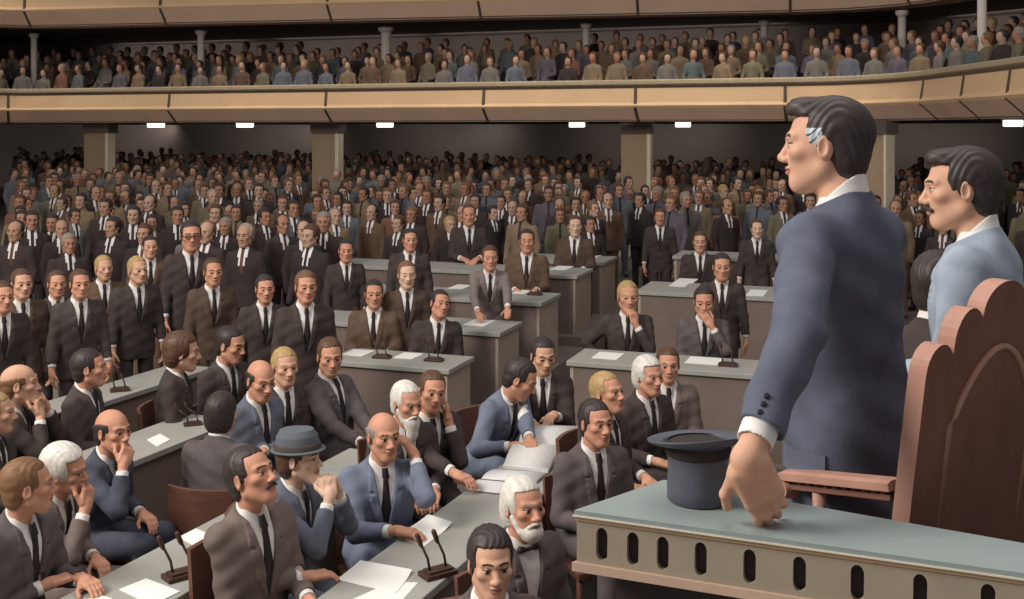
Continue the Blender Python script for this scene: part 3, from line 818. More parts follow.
paper('white paper under the hand of the bald blue-suited man', [(396,537),(428,516),(452,526),(424,547)], Zd, PG, curl=.02)
paper('large white paper at the hand of the man with the raised chin', [(337,580),(360,562),(412,573),(396,594)], Zd, PG, curl=.015)
paper('white paper partly beneath the large sheet at the bottom edge', [(352,600),(392,582),(418,583),(400,603)], Zd-.002, PG, th=.003)
paper('pale paper on the desk beyond the thoughtful bald man', [(147,440),(160,434),(170,440),(157,447)], Zd, PG)
def paper_on(label, px, py, z, w, dpt, dirv):
    c = at_z(px, py, z); u = nrm(np.array([dirv[0], dirv[1], 0])); n = A(-u[1], u[0], 0)
    P = [c - u*w/2 - n*dpt/2, c + u*w/2 - n*dpt/2, c + u*w/2 + n*dpt/2, c - u*w/2 + n*dpt/2]
    px_ = [(CX + F*q[0]/q[1], HY + F*(CAMZ-z)/q[1]) for q in P]
    return paper(label, px_, z, PG)
zt = lambda i: RD[i][0][2]; zs_ = lambda i: SD[i][0][2]; W = tuple(-DV[:2])
paper_on('white paper on the short two-microphone desk, beside the first microphone', 358, 353, zt(0), .22, .28, W)
paper_on('white paper on the short two-microphone desk, between its microphones', 408, 356, zt(0), .20, .26, W)
paper_on('white paper on the desk corner below the grey-suited standing man', 479, 323, zt(1), .24, .36, W)
paper_on('white paper on the third desk row beside the grey-suited standing man', 460, 287, zt(2), .20, .36, W)
paper_on('white paper behind the microphone of the third desk row', 522, 292, zt(2), .16, .3, W)
paper_on('white paper at the end of the long fourth desk row', 562, 268, zt(3), .22, .4, W)
paper_on('tiny white paper on the small far desk', 592, 256.5, zt(4), .2, .4, W)
paper_on('white paper on the desk before the blond man resting his chin', 608, 356, zs_(0), .24, .3, W)
paper_on('white paper on the same desk below the man covering his mouth', 704, 361, zs_(0), .30, .3, W)
paper_on('white paper on the scattered-paper desk, upper of two overlapping sheets', 686, 281, zs_(1)+.004, .24, .42, W)
paper_on('white paper on the scattered-paper desk, lower of two overlapping sheets', 679, 285, zs_(1), .20, .3, W)
paper_on('white paper on the scattered-paper desk beside the speaker', 757, 293, zs_(1), .2, .5, W)

# ---- microphones: small wedge base with two leaning stems
def microphone(label, px, py, z, s=1.0, rz=0.0, tilt=.2):
    p = at_z(px, py, z); r = empty('desk_microphone', (p[0], p[1], z+.001), rz)
    b = bmesh.new(); add_box(b, (0,0,.011*s), (.17*s,.10*s,.022*s)); add_box(b, (0,0,.027*s), (.13*s,.07*s,.014*s)); bm_obj('base', b, M_mic, r, bevel=.003)
    for x in (-.045, .045):
        b = bmesh.new(); tp = (x*s-.05*s*tilt*5, 0, .17*s)
        add_tube(b, [(x*s,0,.03*s), (x*s-.012*s,0,.09*s), tp], .0065*s, 8); st = bm_obj('stem', b, M_mic, r)
        b = bmesh.new(); add_tube(b, [(tp[0]+.004*s,0,.155*s), (tp[0]-.002*s,0,.17*s), (tp[0]-.02*s,0,.215*s), (tp[0]-.023*s,0,.222*s)], [.008*s,.012*s,.012*s,.007*s], 10); bm_obj('capsule', b, M_mic, st)
    return tag(r, label, 'microphone', 'twin-stem desk microphones')
microphone('brown twin-stem microphone on the desk beside the white paper at the bottom edge', 182, 577, .75, 1.05, .7)
microphone('brown twin-stem microphone on the desk between papers and the dark-haired face', 438, 575, .75, 1.05, .6)
microphone('brown microphone on the desk beside the man wearing a dark suit in profile', 120, 391, .75, .95, .4)
microphone('low brown microphone on the desk behind the long-haired man in profile', 193, 425, .75, .8, .4, .4)
microphone('brown microphone on the short desk, below the seated brown-suited man', 382, 358, zt(0), 1.0, -.3)
microphone('brown microphone on the short desk, below the man with tilted head', 434, 361, zt(0), 1.0, -.3)
microphone('brown microphone on the third desk row beside the grey-suited standing man', 535, 295, zt(2), 1.0, -.3)
microphone('brown microphone on the desk beside the speaker\'s sleeve', 728, 366, zs_(0), 1.0, -.3, .05)

# ---- open books
def book(label, poly, z, thick=.05):
    P = [at_z(x, y, z) for x, y in poly]; c = sum(P)/4   # P0..P3: near-left, near-right, far-right, far-left
    r = empty('open_book', (c[0], c[1], z+.001))
    n = 16
    for side in (0, 1):
        b = bmesh.new(); G0 = []; G1 = []
        for i in range(n+1):
            u = i/n
            hgt = thick*(.55 + .45*math.sin(math.pi*min(1, u*1.15)))*(1 - max(0, u-.8)*1.6)*(min(1, .35+u*4))
            a = side*.5 + (u*.5 if side else 0); v = (.5 + u*.5) if side else (.5 - u*.5)
            # spine runs from P0..P1 side to P3..P2 side across the middle
            q0 = P[0]*(1-v) + P[3]*v - c; q1 = P[1]*(1-v) + P[2]*v - c
            G0.append([b.verts.new((q0[0], q0[1], hgt)), b.verts.new((q1[0], q1[1], hgt))]); G1.append([b.verts.new((q0[0], q0[1], .006)), b.verts.new((q1[0], q1[1], .006))])
        for i in range(n):
            for quad in ((G0[i][0], G0[i+1][0], G0[i+1][1], G0[i][1]), (G1[i][0], G1[i][1], G1[i+1][1], G1[i+1][0]), (G0[i][0], G1[i][0], G1[i+1][0], G0[i+1][0]), (G0[i][1], G0[i+1][1], G1[i+1][1], G1[i][1])):
                f = b.faces.new(quad); f.smooth = True
        for i in (0, n): b.faces.new((G0[i][0], G0[i][1], G1[i][1], G1[i][0]))
        bm_obj('page_block', b, M_bookp, r)
    b = bmesh.new(); q = [p - c for p in P]; add_prism(b, [tuple((x*1.03)[:2]) for x in q], 0, .006); bm_obj('cover', b, M_bookc, r)
    return tag(r, label, 'book')
M_bookp = mat('book_pages', (212,210,206), rough=0.8, var=.06, scale=40, stretch=(1,1,1))
M_bookc = mat('book_cover', (120,112,108), rough=0.7, var=.08)
book('thick open book lying on the desk before the leaning blue-suited man', [(503,470),(548,474),(583,430),(531,428)], .75, .075)
book('flat open ledger on the desk in front of the thick open book', [(467,491),(522,497),(547,474),(494,470)], .75, .02)
# ------------------------------------------------------------------ the raised dais
DZ = 1.24; LZ = CAMZ - .797
M_ltop = mat('dais_top_laminate', (138,148,146), rough=0.45, var=.06, scale=7)
M_lfas = mat('dais_fascia', (150,138,120), rough=0.75, var=.07, scale=8)
M_lmou = mat('dais_moulding', (184,158,138), rough=0.6, var=.05)
M_ltrim = mat('dais_edge_trim', (206,200,184), rough=0.4, var=.04)
M_tan = mat('dais_tan_bead', (176,146,112), rough=0.6, var=.05)
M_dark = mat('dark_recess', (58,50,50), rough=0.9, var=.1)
M_wood = mat('throne_wood', (120,82,71), rough=0.5, var=.13, scale=5, stretch=(3,3,.6), bump=.1, bscale=30)
M_wood_lit = mat('throne_wood_lit', (172,130,114), rough=0.5, var=.08, scale=5, stretch=(3,3,.6))  # paler copy of the chair wood, light on its edges put in
M_plat = mat('dais_platform', (84,72,66), rough=0.95, var=.1)
b = bmesh.new(); add_prism(b, [(.72, 2.28), (2.6, 1.45), (4.2, 5.2), (1.5, 5.4), (.75, 4.6)], 0, DZ)
tag(bm_obj('floor_dais', b, M_plat), 'raised platform behind the slotted dais counter', 'floor', kind='structure')
C0 = np.array((.13, 2.3)); FU = np.array((.924, -.383)); FU /= np.linalg.norm(FU); FN = np.array((-FU[1], FU[0]))
B0 = np.array((.345, 2.50)); BU = np.array((.858, -.513)); BU /= np.linalg.norm(BU)
LF = 1.75; C1 = C0 + FU*LF; B1 = B0 + BU*1.62
dais = empty('dais_counter', (C0[0], C0[1], DZ - .0)); og = np.array((C0[0], C0[1]))
R_ = lambda p: tuple(np.array(p) - og)
zl = LZ - DZ
def ledge(name, inset, z0, z1, m, bevel=0, extra=None):
    b = bmesh.new(); n = FN*inset; q = FU*inset
    add_prism(b, [R_(C0 + n + q), R_(C1 + n), R_(B1 - n*.6), R_(B0 - n*.6 + q*.6)], z0 + zl, z1 + zl)
    return bm_obj(name, b, m, dais, bevel=bevel)
ledge('counter_top', .0, -.009, 0, M_ltop, .003)
tag(ledge('edge_trim', -.003, -.0125, -.0092, M_ltrim), 'pale thin edge strip')
tag(ledge('bead', .002, -.021, -.0127, M_tan, .002), 'tan bead under the top')
tag(ledge('lower_moulding', -.004, -.126, -.108, M_lmou, .004), 'pinkish lower moulding')
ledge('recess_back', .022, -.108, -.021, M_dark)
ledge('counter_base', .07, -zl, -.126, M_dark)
# front board with the row of upright oval slots
cu = bpy.data.curves.new('fascia', 'CURVE'); cu.dimensions = '2D'; cu.fill_mode = 'BOTH'; cu.extrude = .007
def poly2d(pts):
    s = cu.splines.new('POLY'); s.points.add(len(pts)-1)
    for i, (x, y) in enumerate(pts): s.points[i].co = (x, y, 0, 1)
    s.use_cyclic_u = True
hF_ = .087
poly2d([(.004, 0), (LF, 0), (LF, hF_), (.004, hF_)])
ts = []
for px in (601, 632, 662, 700, 749, 799, 857, 920, 988):
    k = (px - CX)/F; t = (k*C0[1] - C0[0])/(FU[0] - k*FU[1]); ts.append(t)
t = ts[-1]
while t + .085 < LF - .04: t += .085; ts.append(t)
for t in ts:
    r = .0125; h = .040; c = hF_*.50; n = 10
    poly2d([(t + r*math.cos(a), c + (h - r)*(1 if math.sin(a) >= 0 else -1)*1.0*(.62) + r*1.35*math.sin(a)) for a in np.linspace(0, 2*math.pi, 2*n+1)[:-1] + .001])
tmp = bpy.data.objects.new('tmp_fascia', cu); COL.objects.link(tmp)
dg = bpy.context.evaluated_depsgraph_get(); me = bpy.data.meshes.new_from_object(tmp.evaluated_get(dg)); me.name = 'slotted_front'
bpy.data.objects.remove(tmp); me.materials.clear(); me.materials.append(M_lfas)
fo = link(bpy.data.objects.new('slotted_front', me), dais)
o2 = np.array(R_(C0 + FN*.012)); 
fo.matrix_local = Matrix(((FU[0], 0, -FN[0]*-1, o2[0]), (FU[1], 0, -FN[1]*-1, o2[1]), (0, 1, 0, zl - .108), (0, 0, 0, 1)))
tag(fo, 'beige front board with a row of dark oval slots')
tag(dais, 'raised dais counter with beige slotted front and grey-green top', 'counter')

# ---- upside-down top hat on the counter
hp = at_z(698, 500, LZ)
hatr = empty('top_hat', (hp[0], hp[1], LZ + .001), .3)
M_hat = mat('hat_silk_navy', (80,83,94), rough=0.45, var=.16, scale=7, stretch=(1,1,.3), spec=.4)
M_hatl = mat('hat_brim_edge', (150,160,178), rough=0.4, var=.05)
b = bmesh.new(); add_lathe(b, [(.001,0),(.062,0),(.066,.004),(.0665,.03),(.064,.07),(.0655,.105),(.070,.126),(.064,.126),(.060,.10),(.059,.03),(.001,.012)], n=48); bm_obj('crown', b, M_hat, hatr)
b = bmesh.new(); add_lathe(b, [(.0672,.098),(.0700,.101),(.0706,.122),(.0680,.124)], n=48); bm_obj('hat_band', b, M_dark, hatr)
n = 56; b = bmesh.new(); rings = []
for r_, z_ in ((.066,.122),(.08,.124),(.095,.128),(.102,.133),(.105,.138),(.102,.139),(.093,.134),(.08,.129),(.062,.127)):
    ring = []
    for k in range(n):
        t = 2*math.pi*k/n; w = max(0, r_ - .066)/.039
        ring.append(b.verts.new((r_*1.06*math.cos(t), r_*.94*math.sin(t), z_ - .016*w*math.sin(t) - .004*w*abs(math.cos(t)))))
    rings.append(ring)
for p, q in zip(rings, rings[1:]):
    for k in range(n): f = b.faces.new((p[k], p[(k+1)%n], q[(k+1)%n], q[k])); f.smooth = True
for k in range(n): b.faces.new((rings[-1][k], rings[-1][(k+1)%n], rings[0][(k+1)%n], rings[0][k]))
bm_obj('brim', b, M_hat, hatr)
tag(hatr, 'dark navy top hat resting upside down on the dais counter', 'hat')

# ---- carved high-backed chair
CB = A(.975, 2.545, DZ-.028); throne = empty('carved_armchair', tuple(CB), math.radians(30)); hw = .23; rec = math.radians(10.5)
out = []
def arc2(cx, cz, rx, rz, a0, a1, n=10): return [(cx + rx*math.cos(a), cz + rz*math.sin(a)) for a in np.linspace(a0, a1, n)]
PI = math.pi
halfR = arc2(0, 1.415, .072, .068, PI/2, -.1*PI, 12) + arc2(.107, 1.355, .046, .075, .75*PI, -.12*PI, 11) + arc2(.188, 1.295, .042, .062, .7*PI, 0, 10)
half = [(max(0, x), z) for x, z in halfR] + [(hw, 1.28), (hw, .20)]
prof = half + [(-x, z) for x, z in half[::-1] if x > 1e-6]
b = bmesh.new(); th_ = .045
def backP(x, z, y): # recline above the seat
    zz = z - .40
    return (x, y - math.tan(rec)*max(0, zz)*.88, z - 0.02*max(0, zz))
def skin2(pts, y0, y1, fy):
    a = [b.verts.new(fy(x, z, y0)) for x, z in pts]; c = [b.verts.new(fy(x, z, y1)) for x, z in pts]
    b.faces.new(a); b.faces.new(c[::-1])
    for i in range(len(pts)):
        j = (i+1) % len(pts); f = b.faces.new((a[i], c[i], c[j], a[j])); f.material_index = 1
skin2(prof, -th_/2, th_/2, backP)
bm_obj('backrest', b, [M_wood, M_wood_lit], throne, bevel=.004)
arch = [(-.135, .46), (.135, .46), (.135, 1.17)] + [(.135 - .135*(t**1.15), 1.17 + .165*math.sin(t*PI/2)) for t in np.linspace(0.08, 1, 9)] 
arch = arch + [(-x, z) for x, z in arch[::-1] if x < .1349 and x > 1e-6] + [(-.135, 1.17)]
b = bmesh.new()
ring0 = [Vector(backP(x, z, -th_/2 - .004)) for x, z in arch]
add_tube(b, ring0[1:] + [ring0[0]], .0075, 8)
tag(bm_obj('arch_moulding', b, M_wood_lit, throne), 'pale pointed arch moulding')
b = bmesh.new(); skin2([(x*.94, .46 + (z-.46)*.985 + .005) for x, z in arch], -th_/2 - .004, -th_/2 + .003, backP); bm_obj('arch_panel', b, [M_wood, M_wood], throne)
b = bmesh.new(); add_box(b, (0, .09, .43), (.44, .18, .06)); bm_obj('seat', b, M_wood, throne, bevel=.012)
AZ = lambda y: 1.020 - .20*(y+.075)
for sx in (-1, 1):
    for y in (.03, .155):
        b = bmesh.new(); add_lathe(b, [(.020,0),(.026,.05),(.018,.12),(.024,.22),(.020,.32),(.025,.40)], c=(sx*.195, y, .032), n=14); bm_obj('leg', b, M_wood, throne)
    # armrest with front scroll
    z0 = 1.010; b = bmesh.new(); ys = np.linspace(-.075, .25, 13)
    sec = []
    for y in ys: sec.append((y, AZ(y)))
    a_ = np.linspace(PI/2, -1.45*PI, 22); R0 = .030
    for i, q in enumerate(a_): rr = R0*(1 - .62*i/len(a_)); sec.append((.25 + rr*math.cos(q), AZ(.25) - R0 + rr*math.sin(q)))
    prev = None; N_ = len(sec)
    for i, (y, z) in enumerate(sec):
        p = sec[max(i-1, 0)]; q = sec[min(i+1, N_-1)]; d = np.array((q[0]-p[0], q[1]-p[1])); d /= np.linalg.norm(d); nn = np.array((-d[1], d[0]))*(.011 if i < 13 else .0075)
        w = .032
        ring = [b.verts.new((sx*.205 + x*w, y + s*nn[0], z + s*nn[1])) for x, s in ((-1,-1),(-1,.5),(-.6,1),(.6,1),(1,.5),(1,-1))]
        if prev:
            for k in range(6): f = b.faces.new((prev[k], prev[(k+1)%6], ring[(k+1)%6], ring[k])); f.smooth = False
        else: b.faces.new(ring)
        prev = ring
    b.faces.new(prev[::-1]); arm = bm_obj('armrest', b, M_wood_lit, throne)
    b = bmesh.new()
    for y in np.linspace(-.05, .20, 10):
        bmesh.ops.create_uvsphere(b, u_segments=10, v_segments=6, radius=.0125, matrix=Matrix.Translation((sx*.205, y, AZ(y) - .015)) @ Matrix.Diagonal((2.1, 1, .75, 1)))
    vs_ = add_box(b, (sx*.205, .08, 0), (.040, .30, .012))
    for v in vs_: v.co.z += AZ(v.co.y) - .027
    bm_obj('beaded_rail', b, M_wood, arm)
    b = bmesh.new(); add_lathe(b, [(.016,.44),(.019,.50),(.012,.56),(.017,.70),(.012,.85),(.018,.945)], c=(sx*.205, .155, 0), n=12, sx=1.0); bm_obj('arm_post', b, M_wood_lit, throne)
tag(throne, 'tall carved brown wooden armchair with scalloped top behind the dais counter', 'chair')
# ------------------------------------------------------------------ delegates
dk, bl = 'dark', 'black'
def W_(px, py, z): return at_z(px, py, z)
T1 = [q[1] for q in RD]; S1 = [q[1] for q in SD]
# the two men on the dais
M1 = person('tall dark-haired man in a blue-grey suit leaning a fist on the dais counter', 825, 146, -118, -98, Y=2.82, sit=False, lean=4, sc=1.058, hs=.95, suit='steel', hair=('short','dark'), quiff=.016, thick=.006, colh=.060, armk=1.17,
    floor=DZ, L=('world', at_y(747,461,2.165), (.42,.2,-.85), (-.2,-.88,.45), (.12,.45,.35)), R=('desk',.25,.10,.80), grey_temple=True, nose=1.0, jaw=1.03, skin=SKIN, pitch=0, elbowL=(-.7,-.8,.1), hq=1.1, wrink=.005, trous='navy')
M2 = person('man with a thin dark moustache in a light blue-grey jacket behind the carved chair', 960, 189, -104, -84, Y=3.3, sit=False, lean=5, sc=1.0, hs=1.0, suit='light', hair=('short','dark'), quiff=.010, thick=.007, colh=.055, floor=DZ,
    mous='dark', L=('desk', -.22, .28, 1.02), R=('side',), nose=1.0, skin=SKIN, pitch=-3, hq=1.1)
M3 = person('dark-haired person seated between the two standing dais men, mostly hidden', 938, 285, 165, 160, Y=4.3, sit=True, suit=bl, hair=('short','dark'), floor=DZ, lean=2)

# near group around the two long desks
person('brown-haired man in profile in a dark suit beside the white-haired thinker', 29, 486, 50, 92, Y=5.35, suit='charcoal', hair=('short','light_brown'), R=('worldf', W_(50,583,.79)), L=('desk',-.12,.36,.79), skin=SKIN_R, sc=1.03, hs=1.07, lean=10)
person('white-haired man resting his chin on one hand by the long desk', 66, 469, 50, 62, Y=6.0, suit='taupe', hair=('white','white'), thick=.016, R=('mouth',), roll=12, pitch=-8, lean=16, sc=1.03, hs=1.07, skin=SKIN_R)
person('bald navy-suited man holding a hand to his mouth', 113, 431, 55, 42, Y=6.7, suit='navy', hair=('bald','dark'), R=('mouth',), lean=14, sc=1.03, hs=1.07, skin=SKIN_R)
person('balding man in profile with fingers at his chin', 20, 384, 75, 84, suit=bl, hair=('bald','light_brown'), L=('mouth',), R=('chin',), sc=1.05, hs=1.1)
person('blond man cut off at the picture edge below the balding thinker', -4, 413, 60, 80, Y=6.9, suit=bl, hair=('short','blond'), sc=1.0, hs=1.08)
person('dark-haired man in profile with white collar beside the far desk microphone', 90, 368, 68, 82, suit=dk, hair=('short','dark'), sc=1.04, hs=1.1)
person('long-haired brown-haired man in a black suit seen in profile', 183, 352, 80, 86, Y=8.7, suit=bl, hair=('long','brown'), thick=.016, pitch=-5, sc=1.08, hs=1.14)
person('dark-haired man looking down behind the long-haired man', 231, 345, 42, 55, Y=9.3, suit=dk, hair=('short','dark'), pitch=-10, sc=1.12, hs=1.1, skin=SKIN_R)
person('man in a charcoal coat seen from behind on a wooden chair', 222, 413, 150, 160, Y=7.0, suit='charcoal', hair=('long','dark'), sc=1.03, hs=1.1, chair_label='man seen from behind')
person('bald man in a blue-grey jacket looking down with folded arms', 261, 380, 42, 28, suit='slate', hair=('bald','dark'), pitch=-12, L=('desk',.14,.27,.80,(1,.3,0)), R=('desk',-.14,.30,.80,(-1,.3,0)), sc=1.06, hs=1.08, skin=SKIN_R)
person('blond man in a black suit behind the bald blue-grey-jacketed man', 285, 367, 24, 20, suit=bl, hair=('short','blond'), L=('desk',.05,.36,.74,(1,.4,0)), sc=1.06, hs=1.06)
person('man in a grey suit sitting back with hands on his knee', 330, 357, 48, 12, suit='charcoal', hair=('short','brown'), pitch=-6, lean=-4, L=('desk',-.02,.42,.68,(.7,.6,-.1)), R=('desk',.10,.42,.68,(-.5,.8,0)), sc=1.08, hs=1.06, skin=SKIN_R)
person('moustached man in a taupe suit raising his chin', 252, 476, 40, 50, Y=5.32, suit='taupe', hair=('short','dark'), pitch=20, mous='dark', R=('worldf', W_(309,577,.79)), sc=1.07, hs=1.10, skin=SKIN_R, tie=TIE, lean=2)
person('person in a grey hat and blue coat clasping raised hands', 300, 458, 62, 68, Y=5.78, suit='slate', hair=('long','brown'), hat=True, L=('clasp',), R=('clasp',), pitch=2, sc=1.0, hs=1.05, lean=10, skin=SKIN_P)
person('bald man in a blue suit touching his ear over white paper', 384, 436, 16, 22, suit='blue', hair=('bald','grey'), brow='brown', L=('ear',), R=('worldf', W_(398,531,.79)), sc=1.05, hs=1.06, skin=SKIN_R, lean=8)
person('white-bearded old man in a black suit beside a man leaning on his hand', 407, 403, 24, 34, Y=7.0, suit=bl, hair=('short','white'), beard=('long','white'), pitch=-6, sc=1.0, hs=1.08, skin=SKIN_R)
person('brown-haired man in a black suit leaning his cheek on one hand', 432, 392, 25, 18, Y=7.3, suit=bl, hair=('short','brown'), L=('cheek',), R=('worldf', W_(470,486,.8)), roll=-8, sc=1.03, hs=1.06, skin=SKIN_R)
person('dark-haired man in a light blue-grey jacket bending over the open book', 521, 379, 52, 78, Y=8.0, suit='blue', hair=('short','dark'), pitch=-28, lean=26, L=('worldf', W_(531,446,.82)), R=('worldf', W_(516,446,.80)), sc=1.06, hs=1.10, skin=SKIN_R)
person('dark-haired man in a black suit behind the one bending over the book', 543, 356, 8, 18, Y=8.75, suit=bl, hair=('short','dark'), pitch=-10, R=('worldf', W_(531,428,.8)), L=('desk',-.05,.40,.80), sc=1.1, hs=1.06)
person('dark-haired man in a charcoal suit seated in front of the blond man', 596, 423, 28, 34, suit='charcoal', hair=('short','dark'), pitch=2, sc=1.05, hs=1.05, skin=SKIN_R)
person('blond man in a black suit looking up near the top hat', 608, 393, 58, 50, Y=7.2, suit=bl, hair=('short','blond'), pitch=10, sc=1.02, hs=1.08, L=('mouth',) if False else ('auto',), skin=SKIN_R)
person('white-haired man in a black suit above the top hat', 649, 376, 40, 38, Y=8.0, suit=bl, hair=('white','white'), thick=.014, sc=1.04, hs=1.08, skin=SKIN_R)
person('brown-haired man in a taupe suit just behind the white-haired man', 668, 365, 8, 6, Y=8.5, suit='taupe', hair=('short','brown'), sc=1.02, hs=1.06, skin=SKIN_R)
person('grey-bearded man with a black bow tie below the slotted counter', 524, 507, 35, 32, suit='charcoal', hair=('white','white'), thick=.010, beard=('short','white'), bow=True, pitch=6, sc=1.03, hs=1.06, skin=SKIN_R)
person('dark-haired man facing out at the bottom edge beside the microphone', 491, 563, 8, 12, Y=4.3, suit='charcoal', hair=('short','dark'), thick=.010, sc=1.02, hs=1.04, skin=SKIN)

# centre rows
Z = T1
person('brown-suited dark-haired man seated behind the short desk', 374, 294, -4, 4, Y=10.9, suit='brown', hair=('short','dark'), floor=Z[0], sc=1.06, hs=1.07, skin=SKIN_R)
person('fair-haired man in a brown suit standing between two seated men', 407, 275, 6, 8, Y=11.0, sit=False, suit='darkbrown', hair=('short','light_brown'), floor=Z[0], sc=.97, hs=1.15)
person('dark-haired man tilting his head behind the short desk', 440, 304, 10, 24, Y=10.75, suit=bl, hair=('short','dark'), floor=Z[0], roll=-10, pitch=6, slean=-4, sc=1.05, hs=1.07)
person('cropped dark-haired man standing behind the second desk row', 346, 251, 8, 4, Y=12.7, sit=False, suit=bl, hair=('short','dark'), line=.088, floor=Z[1], sc=.93, hs=1.14)
person('dark-haired man in a black suit standing behind the fair-haired man', 410, 240, 4, 10, Y=12.5, sit=False, suit=bl, hair=('short','dark'), floor=Z[1], sc=.97, hs=1.07, skin=SKIN_R)
person('brown-haired man in a grey suit standing with hands on the desk', 490, 258, 4, 6, Y=12.1, sit=False, suit='grey', hair=('short','brown'), lean=16, floor=Z[1], sc=.95, hs=1.16, R=('worldf', at_y(478,313,11.75)), L=('worldf', at_y(508,314,11.7)), skin=SKIN_R)
person('dark-haired man in a brown suit seated behind the third desk row', 527, 241, -4, 2, Y=13.55, suit='brown', hair=('short','dark'), floor=Z[2], sc=1.1, hs=1.07, skin=SKIN_R)
person('man in a black suit with a white shirt behind the long far desk', 469, 215, 4, 0, Y=15.4, suit=bl, hair=('short','brown'), line=.088, floor=Z[3], sc=1.1, hs=1.1, skin=SKIN_R)
person('brown-coated man beside the small far desk', 575, 226, -6, 6, Y=15.1, suit='darkbrown', hair=('short','brown'), floor=Z[3], sc=1.08, hs=1.08)
person('blond man in a black suit resting his chin with one elbow out', 628, 297, 2, 10, Y=10.75, suit=bl, hair=('short','blond'), floor=S1[0], L=('chin',), R=('hip',), sc=1.06, hs=1.18, lean=4)
person('brown-haired man in a charcoal suit covering his mouth with a hand', 704, 302, 4, 2, Y=10.5, suit='charcoal', hair=('short','dark'), floor=S1[0], L=('mouth',), pitch=-6, sc=1.04, hs=1.14, skin=SKIN_R)
person('dark-haired man in a black suit standing behind the one covering his mouth', 722, 267, 2, 6, Y=11.0, sit=False, suit=bl, hair=('short','dark'), floor=S1[0], sc=.95, hs=1.18, skin=SKIN_R)
person('small dark-suited brown-haired delegate before the far desk strip', 700, 242, 2, 0, Y=14.7, suit=bl, hair=('short','brown'), floor=S1[1], sc=1.05, hs=1.08)
person('small dark-suited man with white collar closest to the tall speaker', 757, 229, 4, 8, Y=14.6, sit=False, suit=bl, hair=('short','brown'), line=.088, floor=S1[1], sc=.92, hs=1.08)
person('dark-suited man with white shirt standing in the aisle beyond the desks', 660, 217, 2, 0, sit=False, suit=bl, hair=('short','brown'), floor=.05, sc=1.0, hs=1.05)

# standing group on the left
person('reddish-haired man in a black suit standing beside the short desk', 306, 287, 10, 12, Y=9.2, sit=False, suit=bl, hair=('short','red'), sc=1.03, hs=1.06, skin=SKIN_R)
person('dark-haired man in a black suit next to the reddish-haired man', 265, 289, 8, 10, Y=9.9, sit=False, suit=bl, hair=('short','dark'), sc=.96, hs=1.07, skin=SKIN_R)
person('man in an open brown coat standing behind the seated rows', 213, 272, 14, 14, sit=False, suit='darkbrown', hair=('short','brown'), line=.088, sc=1.0, hs=1.10, skin=SKIN_R)
person('very tall man with dark glasses towering over the standing row', 191, 236, 10, 6, Y=11.5, sit=False, suit=bl, hair=('short','dark'), glasses=True, sc=1.13, hs=1.16, skin=SKIN_R)
person('blond man in a black suit standing beneath the very tall man', 138, 270, 18, 26, Y=10.7, sit=False, suit=bl, hair=('short','blond'), sc=1.0, hs=1.07)
person('blond man in a brown coat standing in the row', 104, 268, 10, 18, Y=11.3, sit=False, suit='brown', hair=('short','blond'), sc=.97, hs=1.07)
person('brown-haired man in a dark suit, shoulder in front of the brown coat', 80, 284, 14, 14, Y=9.9, sit=False, suit=dk, hair=('short','brown'), sc=.99, hs=1.06)
person('narrow man in a black suit between two dark-suited neighbours', 57, 284, 16, 12, Y=10.4, sit=False, suit=bl, hair=('short','brown'), sc=.95, hs=1.07, skin=SKIN_R)
person('man in a long brown coat second from the edge of the row', 22, 284, 16, 16, Y=9.7, sit=False, suit='darkbrown', hair=('short','brown'), sc=1.0, hs=1.06)
person('dark-suited man cut off at the very end of the standing row', 3, 297, 16, 20, Y=9.2, sit=False, suit=bl, hair=('short','brown'), sc=.97, hs=1.08)
person('brown-coated man half hidden behind the blond black-suited man', 150, 247, 8, 10, Y=12.8, sit=False, suit='brown', hair=('short','dark'), sc=1.0, hs=1.05)

# cuff buttons, pocket flap and vent of the tall man's jacket
jk = M1['root']; sx, sh, el, wr, Rq, curl = M1['arms'][0]
u = nrm(wr - el); outv = nrm((M1['Rw'].T @ A(-.25, -.95, .1)) - u*((M1['Rw'].T @ A(-.25, -.95, .1)) @ u))
side_ = np.cross(u, outv)
for i in range(3):
    p = wr - u*(.085 + .020*i) + outv*.047 + side_*(.012)
    b = bmesh.new(); add_lathe(b, [(.0062,-.003),(.0065,.001),(.004,.003)], n=12)
    o = bm_obj('cuff_button', b, BUTTON, M1['jacket']); Mq = np.stack([u, np.cross(outv, u), outv], 1)
    o.matrix_local = Matrix([list(Mq[k]) + [float(p[k])] for k in range(3)] + [[0,0,0,1]])

Tm = M1['T']; Rtm = M1['Rt']; Sm = M1['sc']
b = bmesh.new()
pts = []
for i, u_ in enumerate(np.linspace(0, 1, 7)):
    yy = -.035 + .125*u_; xx = -(.195*(1 - (abs(yy)/.135)**2.3)**(1/2.3)) - .006
    for z_, dx in ((-.045, 0), (-.098, -.007)):
        pts.append((b.verts.new(tuple(M1['hip'] + Rtm @ (A(xx + dx, yy, z_ + .012*u_)*Sm))), b.verts.new(tuple(M1['hip'] + Rtm @ (A(xx + dx + .012, yy, z_ + .012*u_)*Sm)))))
for i in range(6):
    a0, a1, b0, b1 = pts[2*i], pts[2*i+1], pts[2*i+2], pts[2*i+3]
    b.faces.new((a0[0], b0[0], b1[0], a1[0])); b.faces.new((a1[0], b1[0], b1[1], a1[1])); b.faces.new((a0[0], a0[1], b0[1], b0[0]))
b.faces.new((pts[0][0], pts[1][0], pts[1][1], pts[0][1])); b.faces.new((pts[-2][0], pts[-2][1], pts[-1][1], pts[-1][0]))
bm_obj('pocket_flap', b, SUIT['steel'], M1['jacket'])
sh_ = M1['arms'][0][1]; print('M1 arm', np.linalg.norm(M1['arms'][0][3]-sh_), 'want', np.linalg.norm((M1['Rw'].T @ (at_y(747,461,2.165)-M1['base']))-sh_))
